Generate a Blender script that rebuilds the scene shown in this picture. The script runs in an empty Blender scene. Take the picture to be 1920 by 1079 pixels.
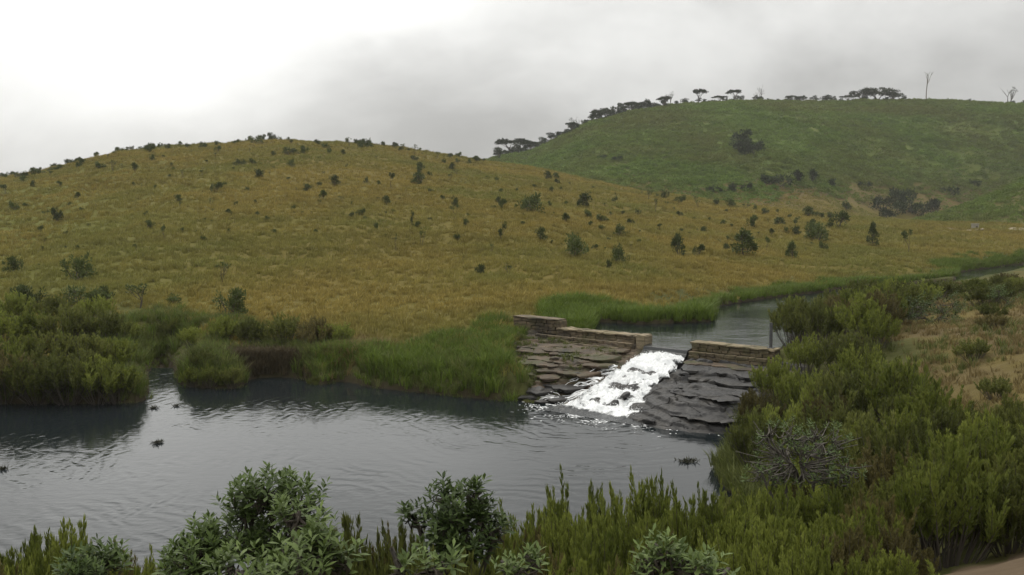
import bpy, bmesh, math, random
import numpy as np
from mathutils import Vector, Matrix

random.seed(7)
RNG = np.random.default_rng(7)
SC = bpy.context.scene
COL = SC.collection
rad = math.radians

# ------------------------------------------------------------------ camera, sky, sun, exposure
CZ = 8.8                      # eye height above the pool (z = 0)
PITCH = 4.8
FPX = 1663.0                  # focal length in pixels of a 1920 wide frame
cam_d = bpy.data.cameras.new("camera")
cam = bpy.data.objects.new("camera", cam_d)
COL.objects.link(cam)
cam.location = (0, 0, CZ)
cam.rotation_euler = (rad(90 - PITCH), 0, 0)
cam_d.sensor_width = 36.0
cam_d.sensor_fit = 'HORIZONTAL'
cam_d.lens = 36.0 * FPX / 1920.0
cam_d.clip_start = 0.1
cam_d.clip_end = 20000
SC.camera = cam

SUN_AZ, SUN_EL = -25.0, 56.0   # behind the clouds, up and to the left
THIN_AZ, THIN_EL = -25.0, 13.5  # where the cloud is thinnest and glares white
sdir = Vector((math.sin(rad(SUN_AZ)) * math.cos(rad(SUN_EL)), math.cos(rad(SUN_AZ)) * math.cos(rad(SUN_EL)), math.sin(rad(SUN_EL))))

tdir = Vector((math.sin(rad(THIN_AZ)) * math.cos(rad(THIN_EL)), math.cos(rad(THIN_AZ)) * math.cos(rad(THIN_EL)), math.sin(rad(THIN_EL))))

world = bpy.data.worlds.new("World")
SC.world = world
world.use_nodes = True


def N(nt, t, **kw):
    n = nt.nodes.new(t)
    for k, v in kw.items():
        if k == 'ins':
            for a, b in v.items():
                n.inputs[a].default_value = b
        else:
            setattr(n, k, v)
    return n


def math_n(nt, op, a, b=None, c=None, clamp=False):
    n = nt.nodes.new('ShaderNodeMath'); n.operation = op; n.use_clamp = clamp
    for i, v in enumerate((a, b, c)):
        if v is None: continue
        if isinstance(v, (int, float)): n.inputs[i].default_value = v
        else: nt.links.new(v, n.inputs[i])
    return n.outputs[0]


def ramp(nt, fac, stops, interp='LINEAR'):
    n = nt.nodes.new('ShaderNodeValToRGB')
    cr = n.color_ramp; cr.interpolation = interp
    while len(cr.elements) < len(stops): cr.elements.new(0.5)
    for e, (p, c) in zip(cr.elements, stops):
        e.position = p
        e.color = (c[0], c[1], c[2], 1) if not isinstance(c, (int, float)) else (c, c, c, 1)
    nt.links.new(fac, n.inputs[0])
    return n.outputs[0]


def mixc(nt, fac, a, b, blend='MIX'):
    n = nt.nodes.new('ShaderNodeMix'); n.data_type = 'RGBA'; n.blend_type = blend
    for sock, v in ((n.inputs[0], fac), (n.inputs[6], a), (n.inputs[7], b)):
        if isinstance(v, (int, float)): sock.default_value = v
        elif isinstance(v, tuple): sock.default_value = (v[0], v[1], v[2], 1)
        else: nt.links.new(v, sock)
    return n.outputs[2]


def noise(nt, vec, scale, detail=4, rough=0.55, dist=0.0, dim='3D'):
    n = nt.nodes.new('ShaderNodeTexNoise'); n.noise_dimensions = dim
    n.inputs['Scale'].default_value = scale
    n.inputs['Detail'].default_value = detail
    n.inputs['Roughness'].default_value = rough
    n.inputs['Distortion'].default_value = dist
    if vec is not None: nt.links.new(vec, n.inputs['Vector'])
    return n.outputs[0]


def mapping(nt, vec, scale=(1, 1, 1), rot=(0, 0, 0), loc=(0, 0, 0)):
    n = nt.nodes.new('ShaderNodeMapping')
    n.inputs['Scale'].default_value = scale
    n.inputs['Rotation'].default_value = rot
    n.inputs['Location'].default_value = loc
    nt.links.new(vec, n.inputs[0])
    return n.outputs[0]


def build_world():
    nt = world.node_tree
    for n in list(nt.nodes): nt.nodes.remove(n)
    out = nt.nodes.new('ShaderNodeOutputWorld')
    bg = nt.nodes.new('ShaderNodeBackground')
    bg.inputs[1].default_value = 0.1
    sky = nt.nodes.new('ShaderNodeTexSky'); sky.sky_type = 'NISHITA'; sky.sun_disc = False
    sky.sun_elevation = rad(SUN_EL); sky.sun_rotation = rad(SUN_AZ); sky.air_density = 1.0; sky.dust_density = 3.0
    tc = nt.nodes.new('ShaderNodeTexCoord')
    d = tc.outputs['Generated']
    # cloud deck: direction projected to a high flat layer
    sep = nt.nodes.new('ShaderNodeSeparateXYZ'); nt.links.new(d, sep.inputs[0])
    den = math_n(nt, 'ADD', math_n(nt, 'MAXIMUM', sep.outputs[2], 0.0), 0.55)
    cx = math_n(nt, 'DIVIDE', sep.outputs[0], den)
    cy = math_n(nt, 'DIVIDE', sep.outputs[1], den)
    cmb = nt.nodes.new('ShaderNodeCombineXYZ')
    nt.links.new(cx, cmb.inputs[0]); nt.links.new(cy, cmb.inputs[1])
    v = mapping(nt, cmb.outputs[0], loc=(2.2, -7.7, 6))
    n1 = noise(nt, v, 1.15, 5, 0.5, 0.3)
    n2 = noise(nt, v, 3.2, 6, 0.55, 0.3)
    cl = math_n(nt, 'ADD', math_n(nt, 'MULTIPLY', n1, 0.7), math_n(nt, 'MULTIPLY', n2, 0.3))
    # light of the veiled sun spreading through the deck
    dot = nt.nodes.new('ShaderNodeVectorMath'); dot.operation = 'DOT_PRODUCT'
    nt.links.new(d, dot.inputs[0]); dot.inputs[1].default_value = tuple(tdir)
    dp = math_n(nt, 'MAXIMUM', dot.outputs['Value'], 0.0)
    glow = math_n(nt, 'ADD', math_n(nt, 'MULTIPLY', math_n(nt, 'POWER', dp, 45.0), 3.5), math_n(nt, 'MULTIPLY', math_n(nt, 'POWER', dp, 8.0), 1.2))
    base = ramp(nt, cl, [(0.34, 3.0), (0.47, 4.0), (0.60, 6.5), (0.72, 8.5)])
    rgb2bw = nt.nodes.new('ShaderNodeRGBToBW'); nt.links.new(base, rgb2bw.inputs[0])
    # an overcast sky is about three times as bright overhead as at the horizon
    zen = math_n(nt, 'ADD', math_n(nt, 'MULTIPLY', math_n(nt, 'MAXIMUM', sep.outputs[2], 0.0), 2.8), 0.76)
    val = math_n(nt, 'MULTIPLY', math_n(nt, 'ADD', rgb2bw.outputs[0], glow), zen)
    tint = nt.nodes.new('ShaderNodeCombineColor')
    nt.links.new(math_n(nt, 'MULTIPLY', val, 1.0), tint.inputs[0])
    nt.links.new(val, tint.inputs[1])
    nt.links.new(math_n(nt, 'MULTIPLY', val, 0.975), tint.inputs[2])
    c = mixc(nt, 0.98, sky.outputs[0], tint.outputs[0])
    nt.links.new(c, bg.inputs[0])
    nt.links.new(bg.outputs[0], out.inputs[0])


build_world()

sun_d = bpy.data.lights.new("sun", 'SUN')
sun_d.energy = 1.5; sun_d.angle = rad(25); sun_d.color = (1.0, 0.95, 0.86)
sun = bpy.data.objects.new("sun", sun_d); COL.objects.link(sun)
sun.rotation_euler = sdir.to_track_quat('Z', 'Y').to_euler()

SC.view_settings.view_transform = 'Standard'
SC.view_settings.look = 'None'
SC.view_settings.exposure = 0.0
SC.view_settings.gamma = 1.0
SC.view_settings.use_curve_mapping = False
SC.cycles.max_bounces = 6
SC.cycles.transparent_max_bounces = 8
SC.cycles.use_denoising = True

# ------------------------------------------------------------------ numeric helpers


def _h(ix, iy, seed):
    h = (ix * 374761393 + iy * 668265263 + seed * 1442695041) & 0xFFFFFFFF
    h = ((h ^ (h >> 13)) * 1274126177) & 0xFFFFFFFF
    return ((h ^ (h >> 16)) & 0xFFFF) / 65535.0


def vnoise(x, y, seed=0):
    x = np.asarray(x, float); y = np.asarray(y, float)
    x0 = np.floor(x); y0 = np.floor(y)
    fx = x - x0; fy = y - y0
    fx = fx * fx * fx * (fx * (fx * 6 - 15) + 10); fy = fy * fy * fy * (fy * (fy * 6 - 15) + 10)
    ix = x0.astype(np.int64); iy = y0.astype(np.int64)
    a = _h(ix, iy, seed); b = _h(ix + 1, iy, seed); c = _h(ix, iy + 1, seed); d = _h(ix + 1, iy + 1, seed)
    return (a + (b - a) * fx) * (1 - fy) + (c + (d - c) * fx) * fy - 0.5


def fbm(x, y, seed=0, octv=4, gain=0.5):
    s = 0; a = 1.0
    for i in range(octv):
        s = s + a * vnoise(x * 2.03 ** i + 17.3 * i, y * 2.03 ** i - 9.1 * i, seed + i); a *= gain
    return s


def sstep(a, b, x):
    t = np.clip((np.asarray(x, float) - a) / (b - a), 0, 1)
    return t * t * (3 - 2 * t)


cp, sp = math.cos(rad(PITCH)), math.sin(rad(PITCH))


def ray(px, py):
    """pixel of the 1920x1079 frame -> world direction"""
    dx = (np.asarray(px, float) - 960) / FPX; dy = -(np.asarray(py, float) - 539.5) / FPX
    X = dx; Y = cp + dy * sp; Z = -sp + dy * cp
    return X, Y, Z


def at(px, py, z):
    X, Y, Z = ray(px, py)
    t = (z - CZ) / Z
    return X * t, Y * t


def az_of(px, py=400):
    X, Y, Z = ray(px, py); return np.arctan2(X, Y)


def tan_el(px, py):
    X, Y, Z = ray(px, py); return Z / np.hypot(X, Y)


def seg_dist(px, py, poly):
    """signed distance to a closed polygon, negative inside"""
    P = np.asarray(poly, float); Q = np.roll(P, -1, 0)
    px = np.asarray(px, float); py = np.asarray(py, float)
    best = np.full(px.shape, 1e9); inside = np.zeros(px.shape, bool)
    for (ax, ay), (bx, by) in zip(P, Q):
        dx, dy = bx - ax, by - ay
        t = np.clip(((px - ax) * dx + (py - ay) * dy) / (dx * dx + dy * dy + 1e-12), 0, 1)
        best = np.minimum(best, np.hypot(px - ax - t * dx, py - ay - t * dy))
        if ay != by:
            c = ((ay > py) != (by > py)) & (px < (bx - ax) * (py - ay) / (by - ay) + ax)
            inside ^= c
    return np.where(inside, -best, best)


def smooth_poly(pts, n=4):
    P = np.asarray(pts, float)
    out = []
    m = len(P)
    for i in range(m):
        p0, p1, p2, p3 = P[(i - 1) % m], P[i], P[(i + 1) % m], P[(i + 2) % m]
        for k in range(n):
            t = k / n
            out.append(0.5 * ((2 * p1) + (-p0 + p2) * t + (2 * p0 - 5 * p1 + 4 * p2 - p3) * t * t + (-p0 + 3 * p1 - 3 * p2 + p3) * t ** 3))
    return np.array(out)


# ------------------------------------------------------------------ mesh helpers
def mk_mesh(name, V, quads=None, tris=None, smooth=True, attrs=None):
    me = bpy.data.meshes.new(name)
    V = np.asarray(V, np.float32)
    nq = 0 if quads is None else len(quads); nt_ = 0 if tris is None else len(tris)
    me.vertices.add(len(V)); me.vertices.foreach_set('co', V.ravel())
    loops = []
    if nq: loops.append(np.asarray(quads, np.int32).ravel())
    if nt_: loops.append(np.asarray(tris, np.int32).ravel())
    L = np.concatenate(loops)
    me.loops.add(len(L)); me.loops.foreach_set('vertex_index', L)
    me.polygons.add(nq + nt_)
    st = np.concatenate([np.arange(nq) * 4, nq * 4 + np.arange(nt_) * 3]).astype(np.int32)
    me.polygons.foreach_set('loop_start', st)
    me.polygons.foreach_set('use_smooth', np.full(nq + nt_, smooth, bool))
    me.update(calc_edges=True); me.validate()
    for k, a in (attrs or {}).items():
        dom = 'POINT' if len(a) == len(V) else 'FACE'
        at_ = me.attributes.new(k, 'FLOAT', dom)
        at_.data.foreach_set('value', np.asarray(a, np.float32))
    return me


def grid_quads(nu, nv):
    i = np.arange(nu - 1)[:, None]; j = np.arange(nv - 1)[None, :]
    a = i * nv + j
    return np.stack([a, a + nv, a + nv + 1, a + 1], -1).reshape(-1, 4)


class MB:
    """gathers triangles/quads with a per-vertex value v"""
    def __init__(s): s.V = []; s.Q = []; s.T = []; s.v = []; s.n = 0

    def add(s, V, Q=None, T=None, v=0.5):
        V = np.asarray(V, float)
        s.V.append(V)
        if Q is not None and len(Q): s.Q.append(np.asarray(Q) + s.n)
        if T is not None and len(T): s.T.append(np.asarray(T) + s.n)
        s.v.append(np.broadcast_to(np.asarray(v, float), (len(V),)))
        s.n += len(V)

    def mesh(s, name, smooth=True):
        return mk_mesh(name, np.concatenate(s.V), np.concatenate(s.Q) if s.Q else None, np.concatenate(s.T) if s.T else None,
                       smooth, {'v': np.concatenate(s.v)})

    def tube(s, pts, r, n=5, v=0.5):
        P = np.asarray(pts, float); m = len(P); r = np.broadcast_to(np.asarray(r, float), (m,))
        T = np.gradient(P, axis=0); T /= np.linalg.norm(T, axis=1, keepdims=True) + 1e-9
        ref = np.array([1.0, 0.3, 0.2]); A = np.cross(T, ref); A /= np.linalg.norm(A, axis=1, keepdims=True) + 1e-9
        B = np.cross(T, A)
        ang = np.arange(n) * 2 * math.pi / n
        V = P[:, None] + r[:, None, None] * (np.cos(ang)[None, :, None] * A[:, None] + np.sin(ang)[None, :, None] * B[:, None])
        q = []
        for i in range(m - 1):
            for j in range(n):
                q.append((i * n + j, i * n + (j + 1) % n, (i + 1) * n + (j + 1) % n, (i + 1) * n + j))
        s.add(V.reshape(-1, 3), q, None, v)

    def inst(s, TV, TQ, M, t, v, TT=None):
        """template copies: M (k,3,3), t (k,3), v (k,)"""
        k = len(t); n = len(TV)
        V = np.einsum('kij,nj->kni', M, TV) + t[:, None]
        off = (np.arange(k) * n)[:, None, None]
        Q = (TQ[None] + off).reshape(-1, 4) if TQ is not None else None
        T3 = (TT[None] + off).reshape(-1, 3) if TT is not None else None
        s.add(V.reshape(-1, 3), Q, T3, np.repeat(v, n))


def frames(D, roll, L, W):
    """matrices taking +y to direction D (scaled L), x/z scaled W, rolled about D"""
    D = D / (np.linalg.norm(D, axis=1, keepdims=True) + 1e-9)
    up = np.where(np.abs(D[:, 2:3]) > 0.95, np.array([[1.0, 0, 0]]), np.array([[0, 0, 1.0]]))
    X = np.cross(D, up); X /= np.linalg.norm(X, axis=1, keepdims=True)
    Z = np.cross(X, D)
    c, s_ = np.cos(roll)[:, None], np.sin(roll)[:, None]
    X2 = X * c + Z * s_; Z2 = -X * s_ + Z * c
    W = np.broadcast_to(W, (len(D),))[:, None]; L = np.broadcast_to(L, (len(D),))[:, None]
    return np.stack([X2 * W, D * L, Z2 * W], -1)


DIAMOND = np.array([(0, 0, 0), (0.5, 0.45, 0.06), (0, 1, 0), (-0.5, 0.45, 0.06)], float)
DIAMOND_Q = np.array([(0, 1, 2, 3)])
LEAF = np.array([(0, 0, 0), (0.30, .3, .10), (0, .3, 0), (-.30, .3, .10), (0.5, .62, .06), (0, .62, -.04), (-.5, .62, .06), (0, 1, -.14)], float)
LEAF_Q = np.array([(2, 1, 4, 5), (3, 2, 5, 6)])
LEAF_T = np.array([(0, 1, 2), (0, 2, 3), (5, 4, 7), (6, 5, 7)])


def obj(name, me, mat=None, parent=None, loc=None):
    o = bpy.data.objects.new(name, me)
    COL.objects.link(o)
    if mat is not None and me is not None and not me.materials: me.materials.append(mat)
    if parent is not None: o.parent = parent
    if loc is not None: o.location = loc
    return o


def tag(o, label=None, cat=None, group=None, kind=None):
    if label: o['label'] = label
    if cat: o['category'] = cat
    if group: o['group'] = group
    if kind: o['kind'] = kind
    return o


def thing(name, label, cat, loc=(0, 0, 0), rz=0.0, sc=1.0, group=None):
    o = bpy.data.objects.new(name, None); COL.objects.link(o)
    o.empty_display_size = 0.2
    o.location = loc; o.rotation_euler = (0, 0, rz)
    o.scale = (sc, sc, sc) if isinstance(sc, (int, float)) else sc
    return tag(o, label, cat, group, 'thing')


# ------------------------------------------------------------------ materials
def new_mat(name):
    m = bpy.data.materials.new(name); m.use_nodes = True
    nt = m.node_tree
    for n in list(nt.nodes): nt.nodes.remove(n)
    out = nt.nodes.new('ShaderNodeOutputMaterial')
    b = nt.nodes.new('ShaderNodeBsdfPrincipled')
    nt.links.new(b.outputs[0], out.inputs[0])
    return m, nt, b, out


def foliage_mat(name, a, b, c=None, transl=0.25, rough=0.6, spec=0.25, patch=0.0):
    """a..b by the leaf's own tint, whole-plant variation by object, patch: large drift of tint c over the land"""
    m, nt, bs, out = new_mat(name)
    attr = N(nt, 'ShaderNodeAttribute', attribute_name='v')
    oi = nt.nodes.new('ShaderNodeObjectInfo')
    f = math_n(nt, 'ADD', math_n(nt, 'MULTIPLY', attr.outputs['Fac'], 0.65), math_n(nt, 'MULTIPLY', oi.outputs['Random'], 0.35))
    col = mixc(nt, f, a, b)
    if c is not None:
        ns = noise(nt, oi.outputs['Location'], patch, 4, 0.6)
        col = mixc(nt, ramp(nt, ns, [(0.42, 0.0), (0.62, 1.0)]), col, c)
        st = noise(nt, mapping(nt, oi.outputs['Location'], (0.035, 0.16, 0.25)), 1.0, 5, 0.65, 0.5)
        col = mixc(nt, 1.0, col, ramp(nt, st, [(0.34, 0.80), (0.52, 1.0), (0.70, 1.08)]), 'MULTIPLY')
    hsv = nt.nodes.new('ShaderNodeHueSaturation')
    nt.links.new(math_n(nt, 'ADD', math_n(nt, 'MULTIPLY', oi.outputs['Random'], 0.32), 0.84), hsv.inputs['Value'])
    nt.links.new(col, hsv.inputs['Color'])
    nt.links.new(hsv.outputs[0], bs.inputs['Base Color'])
    bs.inputs['Roughness'].default_value = rough
    bs.inputs['Specular IOR Level'].default_value = spec
    tr = nt.nodes.new('ShaderNodeBsdfTranslucent'); nt.links.new(hsv.outputs[0], tr.inputs[0])
    mx = nt.nodes.new('ShaderNodeMixShader'); mx.inputs[0].default_value = transl
    nt.links.new(bs.outputs[0], mx.inputs[1]); nt.links.new(tr.outputs[0], mx.inputs[2])
    nt.links.new(mx.outputs[0], out.inputs[0])
    return m


M_GOLD = foliage_mat('dry_grass', (0.235, 0.184, 0.048), (0.320, 0.258, 0.076), (0.192, 0.188, 0.050), 0.3, 0.7, 0.15, 0.035)
M_TAN = foliage_mat('pale_dry_grass', (0.135, 0.102, 0.044), (0.25, 0.195, 0.085), None, 0.3, 0.7, 0.15)
M_GREEN = foliage_mat('bank_grass', (0.070, 0.110, 0.018), (0.14, 0.19, 0.03), None, 0.35, 0.6, 0.2)
M_SEDGE = foliage_mat('sedge', (0.070, 0.088, 0.024), (0.150, 0.165, 0.048), None, 0.3, 0.65, 0.2)
M_RUST = foliage_mat('dead_fern', (0.050, 0.041, 0.024), (0.105, 0.084, 0.048), None, 0.2, 0.8, 0.1)
M_HEATH = foliage_mat('heath_leaf', (0.076, 0.101, 0.018), (0.225, 0.250, 0.052), None, 0.4, 0.6, 0.2)
M_HEATHD = foliage_mat('heath_leaf_brown', (0.070, 0.064, 0.022), (0.175, 0.150, 0.055), None, 0.35, 0.65, 0.2)
M_HEATHB = foliage_mat('heath_leaf_dull', (0.062, 0.078, 0.019), (0.175, 0.185, 0.048), None, 0.4, 0.6, 0.2)
M_RHODO = foliage_mat('rhododendron_leaf', (0.024, 0.043, 0.012), (0.092, 0.130, 0.034), None, 0.2, 0.55, 0.2)
M_RHODOL = foliage_mat('rhododendron_leaf_young', (0.050, 0.080, 0.022), (0.140, 0.185, 0.054), None, 0.2, 0.55, 0.22)
M_SHRUB = foliage_mat('hill_shrub_leaf', (0.034, 0.050, 0.014), (0.090, 0.112, 0.030), None, 0.15, 0.6, 0.25)
M_TREE = foliage_mat('ridge_tree_leaf', (0.016, 0.025, 0.010), (0.045, 0.060, 0.022), None, 0.12, 0.6, 0.2)
M_FERN = foliage_mat('fern_scrub', (0.098, 0.152, 0.028), (0.168, 0.236, 0.050), (0.140, 0.158, 0.040), 0.3, 0.65, 0.2, 0.02)


def bark_mat(name, a, b):
    m, nt, bs, out = new_mat(name)
    g = nt.nodes.new('ShaderNodeTexCoord')
    ns = noise(nt, mapping(nt, g.outputs['Object'], (18, 18, 5)), 1.0, 5, 0.6)
    nt.links.new(mixc(nt, ns, a, b), bs.inputs['Base Color'])
    bs.inputs['Roughness'].default_value = 0.85
    bp = nt.nodes.new('ShaderNodeBump'); bp.inputs['Strength'].default_value = 0.4; bp.inputs['Distance'].default_value = 0.02
    nt.links.new(ns, bp.inputs['Height']); nt.links.new(bp.outputs[0], bs.inputs['Normal'])
    return m


M_BARK = bark_mat('bark', (0.035, 0.026, 0.018), (0.10, 0.085, 0.065))
M_TWIG = bark_mat('grey_twig', (0.05, 0.042, 0.034), (0.13, 0.115, 0.095))
M_BARKP = bark_mat('pale_bark', (0.12, 0.105, 0.085), (0.30, 0.27, 0.22))


def ground_mat():
    m, nt, bs, out = new_mat('hill_ground')
    geo = nt.nodes.new('ShaderNodeNewGeometry'); P = geo.outputs['Position']
    def A(n): return N(nt, 'ShaderNodeAttribute', attribute_name=n).outputs['Fac']
    n_big = noise(nt, P, 0.03, 5, 0.6)
    n_mid = noise(nt, mapping(nt, P, (0.35, 0.9, 0.9)), 0.6, 6, 0.65)
    n_fin = noise(nt, mapping(nt, P, (0.7, 1.6, 1.6)), 2.2, 6, 0.7)
    gold = mixc(nt, ramp(nt, n_mid, [(0.33, 0.0), (0.66, 1.0)]), (0.104, 0.082, 0.020), (0.126, 0.099, 0.025))
    gold = mixc(nt, ramp(nt, n_big, [(0.40, 0.0), (0.66, 0.75)]), gold, (0.090, 0.085, 0.019))
    gold = mixc(nt, math_n(nt, 'MULTIPLY', ramp(nt, n_fin, [(0.30, 1.0), (0.5, 0.0)]), 0.35), gold, (0.105, 0.088, 0.030))
    fern = mixc(nt, ramp(nt, n_fin, [(0.32, 0.0), (0.68, 1.0)]), (0.062, 0.090, 0.019), (0.100, 0.136, 0.030))
    fern = mixc(nt, ramp(nt, n_big, [(0.45, 0.0), (0.65, 0.8)]), fern, (0.092, 0.098, 0.026))
    brown = mixc(nt, ramp(nt, n_mid, [(0.3, 0.0), (0.7, 1.0)]), (0.085, 0.062, 0.026), (0.145, 0.11, 0.044))
    bank = mixc(nt, n_fin, (0.035, 0.04, 0.014), (0.085, 0.085, 0.026))
    earth = mixc(nt, n_fin, (0.065, 0.047, 0.029), (0.135, 0.098, 0.062))
    mud = mixc(nt, n_fin, (0.02, 0.016, 0.010), (0.05, 0.04, 0.024))
    c = mixc(nt, A('green'), gold, fern)
    c = mixc(nt, A('brown'), c, brown)
    c = mixc(nt, A('bank'), c, bank)
    c = mixc(nt, A('earth'), c, earth)
    c = mixc(nt, A('mud'), c, mud)
    nt.links.new(c, bs.inputs['Base Color'])
    bs.inputs['Roughness'].default_value = 0.95
    bs.inputs['Specular IOR Level'].default_value = 0.1
    bp = nt.nodes.new('ShaderNodeBump'); bp.inputs['Strength'].default_value = 0.8; bp.inputs['Distance'].default_value = 0.16
    h = math_n(nt, 'ADD', math_n(nt, 'MULTIPLY', n_mid, 1.0), math_n(nt, 'MULTIPLY', n_fin, 0.5))
    nt.links.new(h, bp.inputs['Height']); nt.links.new(bp.outputs[0], bs.inputs['Normal'])
    return m


def rock_mat(name, a, b, c, rough=0.55, moss=None):
    m, nt, bs, out = new_mat(name)
    geo = nt.nodes.new('ShaderNodeNewGeometry'); P = geo.outputs['Position']
    s1 = noise(nt, mapping(nt, P, (1.2, 1.2, 9)), 1.0, 8, 0.65, 0.4)
    s2 = noise(nt, P, 7.0, 6, 0.7)
    s3 = noise(nt, P, 1.1, 5, 0.6)
    col = mixc(nt, ramp(nt, s1, [(0.32, 0.0), (0.66, 1.0)]), a, b)
    col = mixc(nt, ramp(nt, s3, [(0.48, 0.0), (0.64, 1.0)]), col, c)
    col = mixc(nt, math_n(nt, 'MULTIPLY', ramp(nt, s2, [(0.3, 1.0), (0.5, 0.0)]), 0.5), col, (0.015, 0.013, 0.011))
    if moss:
        s4 = noise(nt, P, 0.55, 6, 0.7, 0.6)
        col = mixc(nt, ramp(nt, s4, [(0.50, 0.0), (0.60, 0.75)]), col, moss)
        s5 = noise(nt, P, 0.42, 6, 0.7, 0.5)
        col = mixc(nt, ramp(nt, s5, [(0.52, 0.0), (0.66, 0.8)]), col, (0.022, 0.020, 0.018))
    nt.links.new(col, bs.inputs['Base Color'])
    nt.links.new(ramp(nt, s2, [(0.3, rough - 0.12), (0.7, rough + 0.2)]), bs.inputs['Roughness'])
    bp = nt.nodes.new('ShaderNodeBump'); bp.inputs['Strength'].default_value = 0.7; bp.inputs['Distance'].default_value = 0.05
    bs.inputs['Specular IOR Level'].default_value = 0.3
    nt.links.new(math_n(nt, 'ADD', s1, math_n(nt, 'MULTIPLY', s2, 0.4)), bp.inputs['Height'])
    nt.links.new(bp.outputs[0], bs.inputs['Normal'])
    return m


M_ROCKD = rock_mat('wet_dark_rock', (0.012, 0.012, 0.013), (0.040, 0.038, 0.036), (0.026, 0.023, 0.019), 0.5)
M_ROCKB = rock_mat('brown_rock', (0.032, 0.024, 0.018), (0.125, 0.090, 0.058), (0.060, 0.050, 0.026), 0.7, (0.045, 0.050, 0.016))
M_STONE = rock_mat('weathered_masonry', (0.055, 0.044, 0.030), (0.20, 0.155, 0.098), (0.085, 0.072, 0.036), 0.8, (0.06, 0.058, 0.022))
M_CAP = rock_mat('pale_coping', (0.12, 0.098, 0.064), (0.34, 0.275, 0.18), (0.16, 0.135, 0.075), 0.85, (0.10, 0.09, 0.045))
M_MORTAR = rock_mat('mortar', (0.05, 0.04, 0.03), (0.10, 0.082, 0.06), (0.05, 0.05, 0.03), 0.9)


def simple_mat(name, a, b, rough=0.8, scale=8):
    m, nt, bs, out = new_mat(name)
    geo = nt.nodes.new('ShaderNodeNewGeometry')
    ns = noise(nt, geo.outputs['Position'], scale, 5, 0.65)
    nt.links.new(mixc(nt, ramp(nt, ns, [(0.3, 0.0), (0.7, 1.0)]), a, b), bs.inputs['Base Color'])
    bs.inputs['Roughness'].default_value = rough
    return m


M_POST = simple_mat('post_metal', (0.045, 0.047, 0.05), (0.10, 0.10, 0.10), 0.6, 12)
M_HUT = simple_mat('limewash', (0.22, 0.20, 0.16), (0.36, 0.34, 0.28), 0.9, 4)
M_DARK = simple_mat('dark_wood', (0.03, 0.025, 0.02), (0.06, 0.05, 0.04), 0.8, 6)
M_TRACK = simple_mat('gravel_track', (0.18, 0.15, 0.09), (0.25, 0.21, 0.13), 0.95, 2)
M_WEED = simple_mat('water_weed', (0.02, 0.022, 0.012), (0.055, 0.055, 0.03), 0.7, 9)


def water_mat(name, foot=None, amp=1.0):
    m, nt, bs, out = new_mat(name)
    geo = nt.nodes.new('ShaderNodeNewGeometry'); P = geo.outputs['Position']
    bs.inputs['Base Color'].default_value = (0.011, 0.0145, 0.016, 1)
    bs.inputs['IOR'].default_value = 1.333
    bs.inputs['Roughness'].default_value = 0.06
    big = noise(nt, P, 0.10, 3, 0.5)
    fine = noise(nt, mapping(nt, P, (1.0, 1.5, 1)), 2.6, 4, 0.6, 0.4)
    mid = noise(nt, mapping(nt, P, (0.7, 1.5, 1)), 0.9, 3, 0.55, 0.5)
    patch = ramp(nt, big, [(0.35, 0.25), (0.62, 1.0)])
    h = math_n(nt, 'ADD', math_n(nt, 'MULTIPLY', fine, 0.022 * amp), math_n(nt, 'MULTIPLY', mid, 0.035 * amp))
    if foot is not None:
        # rings running out from the foot of the cascade, broken up by the wind
        sub = N(nt, 'ShaderNodeVectorMath', operation='SUBTRACT'); nt.links.new(P, sub.inputs[0]); sub.inputs[1].default_value = foot
        ln = N(nt, 'ShaderNodeVectorMath', operation='LENGTH'); nt.links.new(sub.outputs[0], ln.inputs[0])
        wob = noise(nt, P, 0.35, 4, 0.55)
        ph = math_n(nt, 'MULTIPLY', math_n(nt, 'ADD', ln.outputs['Value'], math_n(nt, 'MULTIPLY', wob, 3.2)), 9.5)
        ring = math_n(nt, 'SINE', ph)
        brk = ramp(nt, noise(nt, P, 0.28, 4, 0.6), [(0.40, 0.0), (0.62, 1.0)])
        h = math_n(nt, 'ADD', h, math_n(nt, 'MULTIPLY', math_n(nt, 'MULTIPLY', ring, brk), 0.007))
    h = math_n(nt, 'MULTIPLY', h, patch)
    bp = nt.nodes.new('ShaderNodeBump'); bp.inputs['Strength'].default_value = 1.0; bp.inputs['Distance'].default_value = 1.0
    nt.links.new(h, bp.inputs['Height']); nt.links.new(bp.outputs[0], bs.inputs['Normal'])
    return m


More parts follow.
